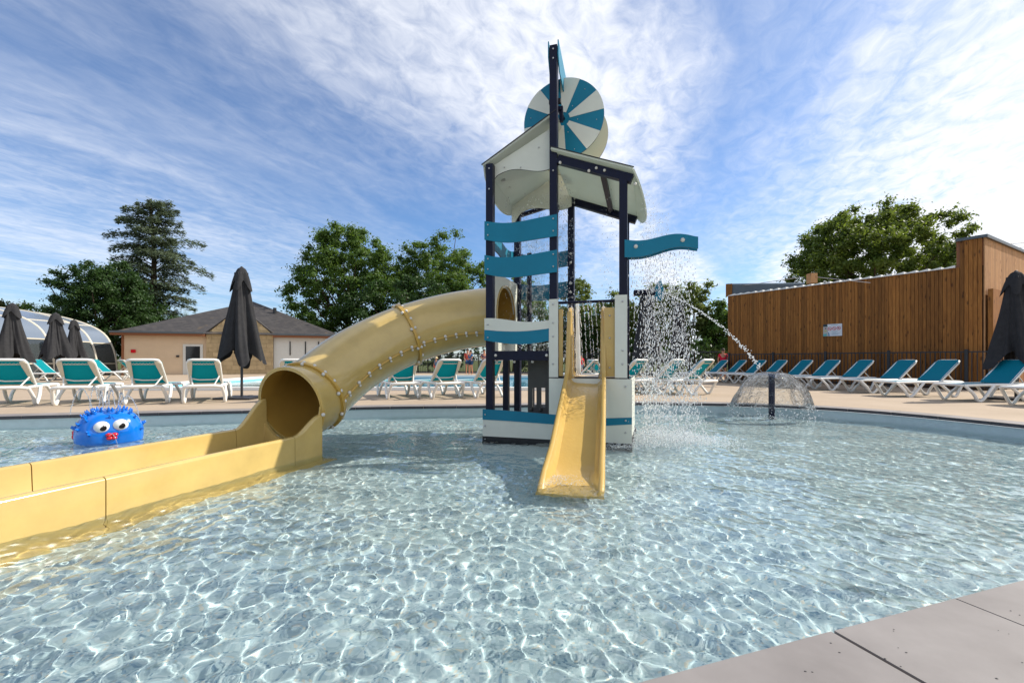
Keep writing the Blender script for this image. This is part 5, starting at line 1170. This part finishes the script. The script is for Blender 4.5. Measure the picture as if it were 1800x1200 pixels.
def tree(name, x, y, z0, h, rx, ry, crown0, label, lm, seed=0, nclump=150, per=170, size=.16, clr=.8, shape='round', lean=0, trunk_r=.25, cat='tree', group=None, limbs=14, gap=0.0):
    rg = np.random.default_rng(seed); t = empty(name, (x, y, z0), 0, label, cat, group)
    cz = (crown0 + h) / 2; rz = (h - crown0) / 2; C = []; Rd = []
    # lumpy crown made of big lobes, clumps scattered through the lobes' outer part
    lob = []
    NL = 17
    for k in range(NL):
        se = -.55 + 1.5 * (k + .5) / NL; ce = math.sqrt(max(.02, 1 - se * se)); a = k * 2.39996 + rg.uniform(-.4, .4); q = rg.uniform(.52, .70); lob.append((q * math.cos(a) * rx * ce, q * math.sin(a) * ry * ce, cz + q * rz * se, rg.uniform(.30, .46)))
    while len(C) < nclump:
        d = rg.normal(size=3); d /= np.linalg.norm(d); q = rg.uniform(.35, 1) ** .45
        if rg.uniform() < .62:
            l = lob[rg.integers(len(lob))]; p = np.array([l[0] + d[0] * rx * l[3] * q, l[1] + d[1] * ry * l[3] * q, l[2] + d[2] * rz * l[3] * q])
        else: p = np.array([d[0] * rx * q * .85, d[1] * ry * q * .85, cz + d[2] * rz * q * .9])
        if p[2] < crown0 * .8 or p[2] > h: continue
        if shape == 'cone':
            f_ = max(.05, 1 - (p[2] - crown0) / (h - crown0)) ** .65 * 1.15
            if math.hypot(p[0] / rx, p[1] / ry) > f_: continue
        if math.hypot(p[0] / rx, p[1] / ry) > 1.02: continue
        C.append(p); Rd.append(clr * rg.uniform(.5, 1.15))
    q = leaves(C, [r_ * .82 for r_ in Rd], int(per * 1.15), size * .84, rg, .3); n = len(q)
    npobj('crown', q, np.arange(n * 4).reshape(-1, 4), lm, t, smooth=False)
    bm = bmesh.new(); top = Vector((lean, 0, crown0 + (h - crown0) * .55)); sweep(bm, crom([(0, 0, -.1), (lean * .3, 0, crown0 * .6), (lean * .6, .1, crown0 * 1.1), top], 4), [trunk_r * (1 - .06 * k) for k in range(13)], 8)
    obj('trunk', bm, M_bark, t, smooth=True)
    bm = bmesh.new()
    for k in range(limbs):
        e = Vector(C[int(rg.integers(len(C)))]); s = Vector((lean * .5, 0, crown0 * .75 + (h - crown0) * .4 * rg.uniform(0, 1))); m_ = s.lerp(e, .5) + Vector((0, 0, -.08 * (e - s).length)); r0 = trunk_r * .4
        sweep(bm, crom([s, m_, e], 3), [r0 * (1 - .13 * j) for j in range(7)], 5)
    obj('limbs', bm, M_bark, t, smooth=True); return t
def topz(py, Y): return at(0, py, Y).z
# big broadleaf pair behind the tube
Y = 40; tree('broadleaf_tree', gx(612, Y), Y, 0, topz(390, Y), 5.6, 4.6, 2.6, 'large spreading broadleaf tree between the peach house and the tower', L_broad, 21, 290, 190, .14, .85, limbs=22, group=None)
Y = 43; tree('broadleaf_tree', gx(772, Y), Y, 0, topz(404, Y), 5.4, 4.5, 2.6, 'broadleaf tree rising over the top of the yellow tube', L_broad, 22, 270, 180, .14, .85, limbs=20)
Y = 37; tree('broadleaf_tree', gx(700, Y), Y, 0, topz(470, Y), 5.5, 3.5, .6, 'lower dark thicket tree filling the gap beneath the two big broadleaf trees', L_dark, 23, 130, 170, .15, .9)
Y = 38; tree('broadleaf_tree', gx(545, Y), Y, 0, topz(520, Y), 2.6, 3, .6, 'small bushy tree right behind the slate roof edge', L_broad, 24, 60, 170, .14, .8)
Y = 38; tree('broadleaf_tree', gx(905, Y), Y, 0, topz(478, Y), 4.2, 3, 1.2, 'broadleaf tree seen between the tower slats', L_broad, 25, 100, 170, .14, .8)
Y = 36; tree('broadleaf_tree', gx(1012, Y), Y, 0, topz(472, Y), 1.7, 2, 1.5, 'slim leafy tree seen between the inner posts of the tower', L_birch, 26, 60, 150, .13, .6, trunk_r=.12)
Y = 35; tree('broadleaf_tree', gx(1020, Y), Y, 0, topz(548, Y), 4.6, 2.5, .3, 'dark bushy tree seen through the opening above the open slide', L_dark, 27, 150, 160, .14, .8)
Y = 33; tree('birch_tree', gx(1085, Y), Y, 0, topz(505, Y), 1.9, 2, 1.2, 'light-leaved tree immediately right of the tower posts', L_birch, 28, 80, 150, .12, .6, trunk_r=.12)
Y = 32; tree('birch_tree', gx(1158, Y), Y, 0, topz(494, Y), 2.0, 2, 1.0, 'light-leaved tree behind the plank shower', L_birch, 29, 90, 150, .12, .6, trunk_r=.12)
Y = 31; tree('birch_tree', gx(1212, Y), Y, 0, topz(487, Y), 1.75, 1.8, 1.2, 'light airy tree with bare stem, tallest of those right of the tower', L_birch, 30, 70, 150, .12, .6, trunk_r=.12)
Y = 30; tree('broadleaf_tree', gx(1272, Y), Y, 0, topz(520, Y), 1.5, 2, .6, 'dense green tree against the far end of the timber building', L_broad, 31, 90, 170, .13, .65, trunk_r=.15)
Y = 29; tree('shrub', gx(1243, Y), Y, 0, topz(596, Y), 2.0, 1, .15, 'fresh green shrub behind the railing at the timber corner', L_birch, 32, 36, 130, .10, .45, trunk_r=.06, cat='shrub')
Y = 34; tree('shrub', gx(1140, Y), Y, 0, topz(572, Y), 3.4, 1.5, .2, 'dark green shrub mass under the light-leaved trees right of the tower', L_hedge, 33, 130, 150, .12, .65, trunk_r=.08, cat='shrub')
Y = 33; tree('oak_tree', gx(1533, Y), Y, 0, topz(350, Y), 6.2, 5.5, 3.2, 'large domed yellow-green tree rising over the timber building', L_oak, 34, 520, 190, .13, .75, limbs=24, trunk_r=.35)
Y = 35; tree('oak_tree', gx(1425, Y), Y, 0, topz(478, Y), 2.0, 2, 1.5, 'lower side bush of foliage left of the big domed tree', L_oak, 35, 46, 170, .13, .7)
# left: round evergreen, hedge trees, cedar
Y = 36; tree('evergreen_tree', gx(186, Y), Y, 0, topz(446, Y), 3.9, 3.6, .3, 'dense dark round evergreen left of the cedar', L_dark, 36, 320, 190, .12, .7, 'round', trunk_r=.3)
Y = 38; tree('evergreen_tree', gx(250, Y), Y, 0, topz(530, Y), 3.2, 2.5, .3, 'low dark evergreen filling the foot of the cedar', L_dark, 37, 110, 170, .13, .7)
for px, yt, lab, lm, sd in ((12, 520, 'brownish scrubby tree at the far left edge', L_hedge, 41), (60, 535, 'hedge tree right of the scrubby one behind the glazed enclosure', L_hedge, 42), (98, 528, 'hedge tree touching the round evergreen behind the glazed enclosure', L_broad, 43), (-40, 530, 'hedge tree just outside the left edge', L_hedge, 44)):
    Y = 42; tree('hedge_tree', gx(px, Y), Y, 0, topz(yt, Y), 3.0, 2.5, .5, lab, lm, sd, 80, 140, .14, .75, trunk_r=.15)
def cedar():
    Y = 44; x = gx(268, Y); h = topz(350, Y); t = empty('cedar_tree', (x, Y, 0), 0, 'tall layered blue-green cedar behind the peach house', 'tree'); rg = np.random.default_rng(77)
    bm = bmesh.new(); tp = crom([(-.3, 0, -.1), (0, 0, 6), (.15, 0, 11), (-.2, 0, h - .4)], 5); sweep(bm, tp, [.42 * (1 - .055 * k) for k in range(16)], 8); obj('trunk', bm, M_bark, t, smooth=True)
    Q = []; bmb = bmesh.new(); nbr = 92
    for k in range(nbr):
        zf = k / nbr; z = 2.4 + (h - 2.9) * zf + rg.uniform(-.5, .5) * (1 - zf); L = (6.0 * (1 - zf) ** .42 + .5) * rg.uniform(.45, 1.08); a = k * 2.4 + rg.uniform(-.4, .4); d = Vector((math.cos(a), math.sin(a) * .8, 0))
        up = -.04 + .22 * zf + rg.uniform(-.05, .08); pts = [Vector((0, 0, z)) + d * (L * s) + Vector((0, 0, L * (up * s * 2.0 + .10 * math.sin(PI * s) - .16 * s * s))) for s in np.linspace(0, 1, 8)]
        if k == 14: L = 6.3
        sweep(bmb, pts, [.08 * (1 - .8 * zf) * (1 - .8 * s) + .015 for s in np.linspace(0, 1, 8)], 5)
        sd = Vector((-d.y, d.x, 0)); m = int(50 + 75 * L)
        s = rg.uniform(.18, 1.03, m); wdt = .62 * L * .5 * np.sin(np.clip(s, 0, 1) * PI * .85 + .25) * rg.uniform(-1, 1, m)
        for si, wi in zip(s, wdt):
            f = min(si, 1) * 7; i0 = min(int(f), 6); p = pts[i0].lerp(pts[i0 + 1], f - i0) + sd * wi + Vector((0, 0, rg.normal(-.04, .17) - abs(wi) * .12))
            dr = (d * .8 + sd * (1 if wi > 0 else -1) * .7 + Vector((0, 0, -.12 + rg.normal(0, .25)))).normalized(); ls = rg.uniform(.16, .34); w2_ = dr.cross(Vector((rg.normal(0, .35), rg.normal(0, .35), 1))).normalized() * .045
            Q.append([p - w2_, p + dr * ls * .5 - w2_ * 1.4, p + dr * ls, p + w2_ * 1.3]); 
            p2 = p + Vector((rg.normal(0, .12), rg.normal(0, .12), rg.normal(0, .05))); dr2 = (dr + Vector((rg.normal(0, .5), rg.normal(0, .5), rg.normal(0, .15)))).normalized()
            Q.append([p2 - w2_, p2 + dr2 * ls * .4 - w2_ * 1.3, p2 + dr2 * ls * .8, p2 + w2_ * 1.3])
    q = np.array([[tuple(v_) for v_ in r] for r in Q]); npobj('crown', q, np.arange(len(q) * 4).reshape(-1, 4), L_cedar, t, smooth=False); obj('limbs', bmb, M_bark, t, smooth=True)
cedar()
def hedge(name, label, a, b, h, wdt, lm, seed, n=4200, size=.11):
    rg = np.random.default_rng(seed); a, b = Vector(a), Vector(b); d = b - a; L = d.length; t = empty(name, a, math.atan2(d.y, d.x), label, 'hedge')
    m = int(L * 2.2); C = np.stack([rg.uniform(0, L, m * 4), rg.uniform(-wdt / 2, wdt / 2, m * 4), rg.uniform(.2, 1, m * 4) ** .8 * (h - .3) ], -1); C[:, 2] *= 1 + .12 * np.sin(C[:, 0] * 1.3 + seed) + .06 * np.sin(C[:, 0] * 3.7)
    q = leaves(C, np.full(len(C), .42), 60, size, rg, .1); npobj('foliage', q, np.arange(len(q) * 4).reshape(-1, 4), lm, t, smooth=False)
    bm = bmesh.new()
    for k in range(int(L / .8)): sweep(bm, [(k * .8 + .3, 0, 0), (k * .8 + .2, .1, h * .6)], .04, 5)
    obj('stems', bm, M_bark, t)
hedge('hedge', 'dark hedge behind the distant railing, left of the tower', (-14, 36, 0), (4.5, 34.6, 0), 2.5, 1.2, L_dark, 5)
hedge('hedge', 'dark hedge behind the railing, right of the tower', (4.6, 34.4, 0), (11.2, 26.0, 0), 2.3, 1.2, L_dark, 6)
# power lines at the right edge
bm = bmesh.new()
for a_, b_ in (((1756, 430), (1830, 424)), ((1780, 437), (1840, 420))): sweep(bm, [at(*a_, 26), at(*b_, 26) + Vector((4, 0, .3))], .02, 5)
o_ = obj('power_line', bm, M_black); tag(o_, 'pair of thin overhead wires above the timber end wall', 'cable')
bm = bmesh.new(); sweep(bm, [at(1300, 503, 21.4), at(1410, 487, 17.6)], .012, 5); sweep(bm, [at(1426, 486, 17.6), at(1530, 497, 16.2)], .012, 5); tag(obj('stay_wire', bm, M_steel), 'thin stay wires fixed to the short timber post on the roof', 'cable')
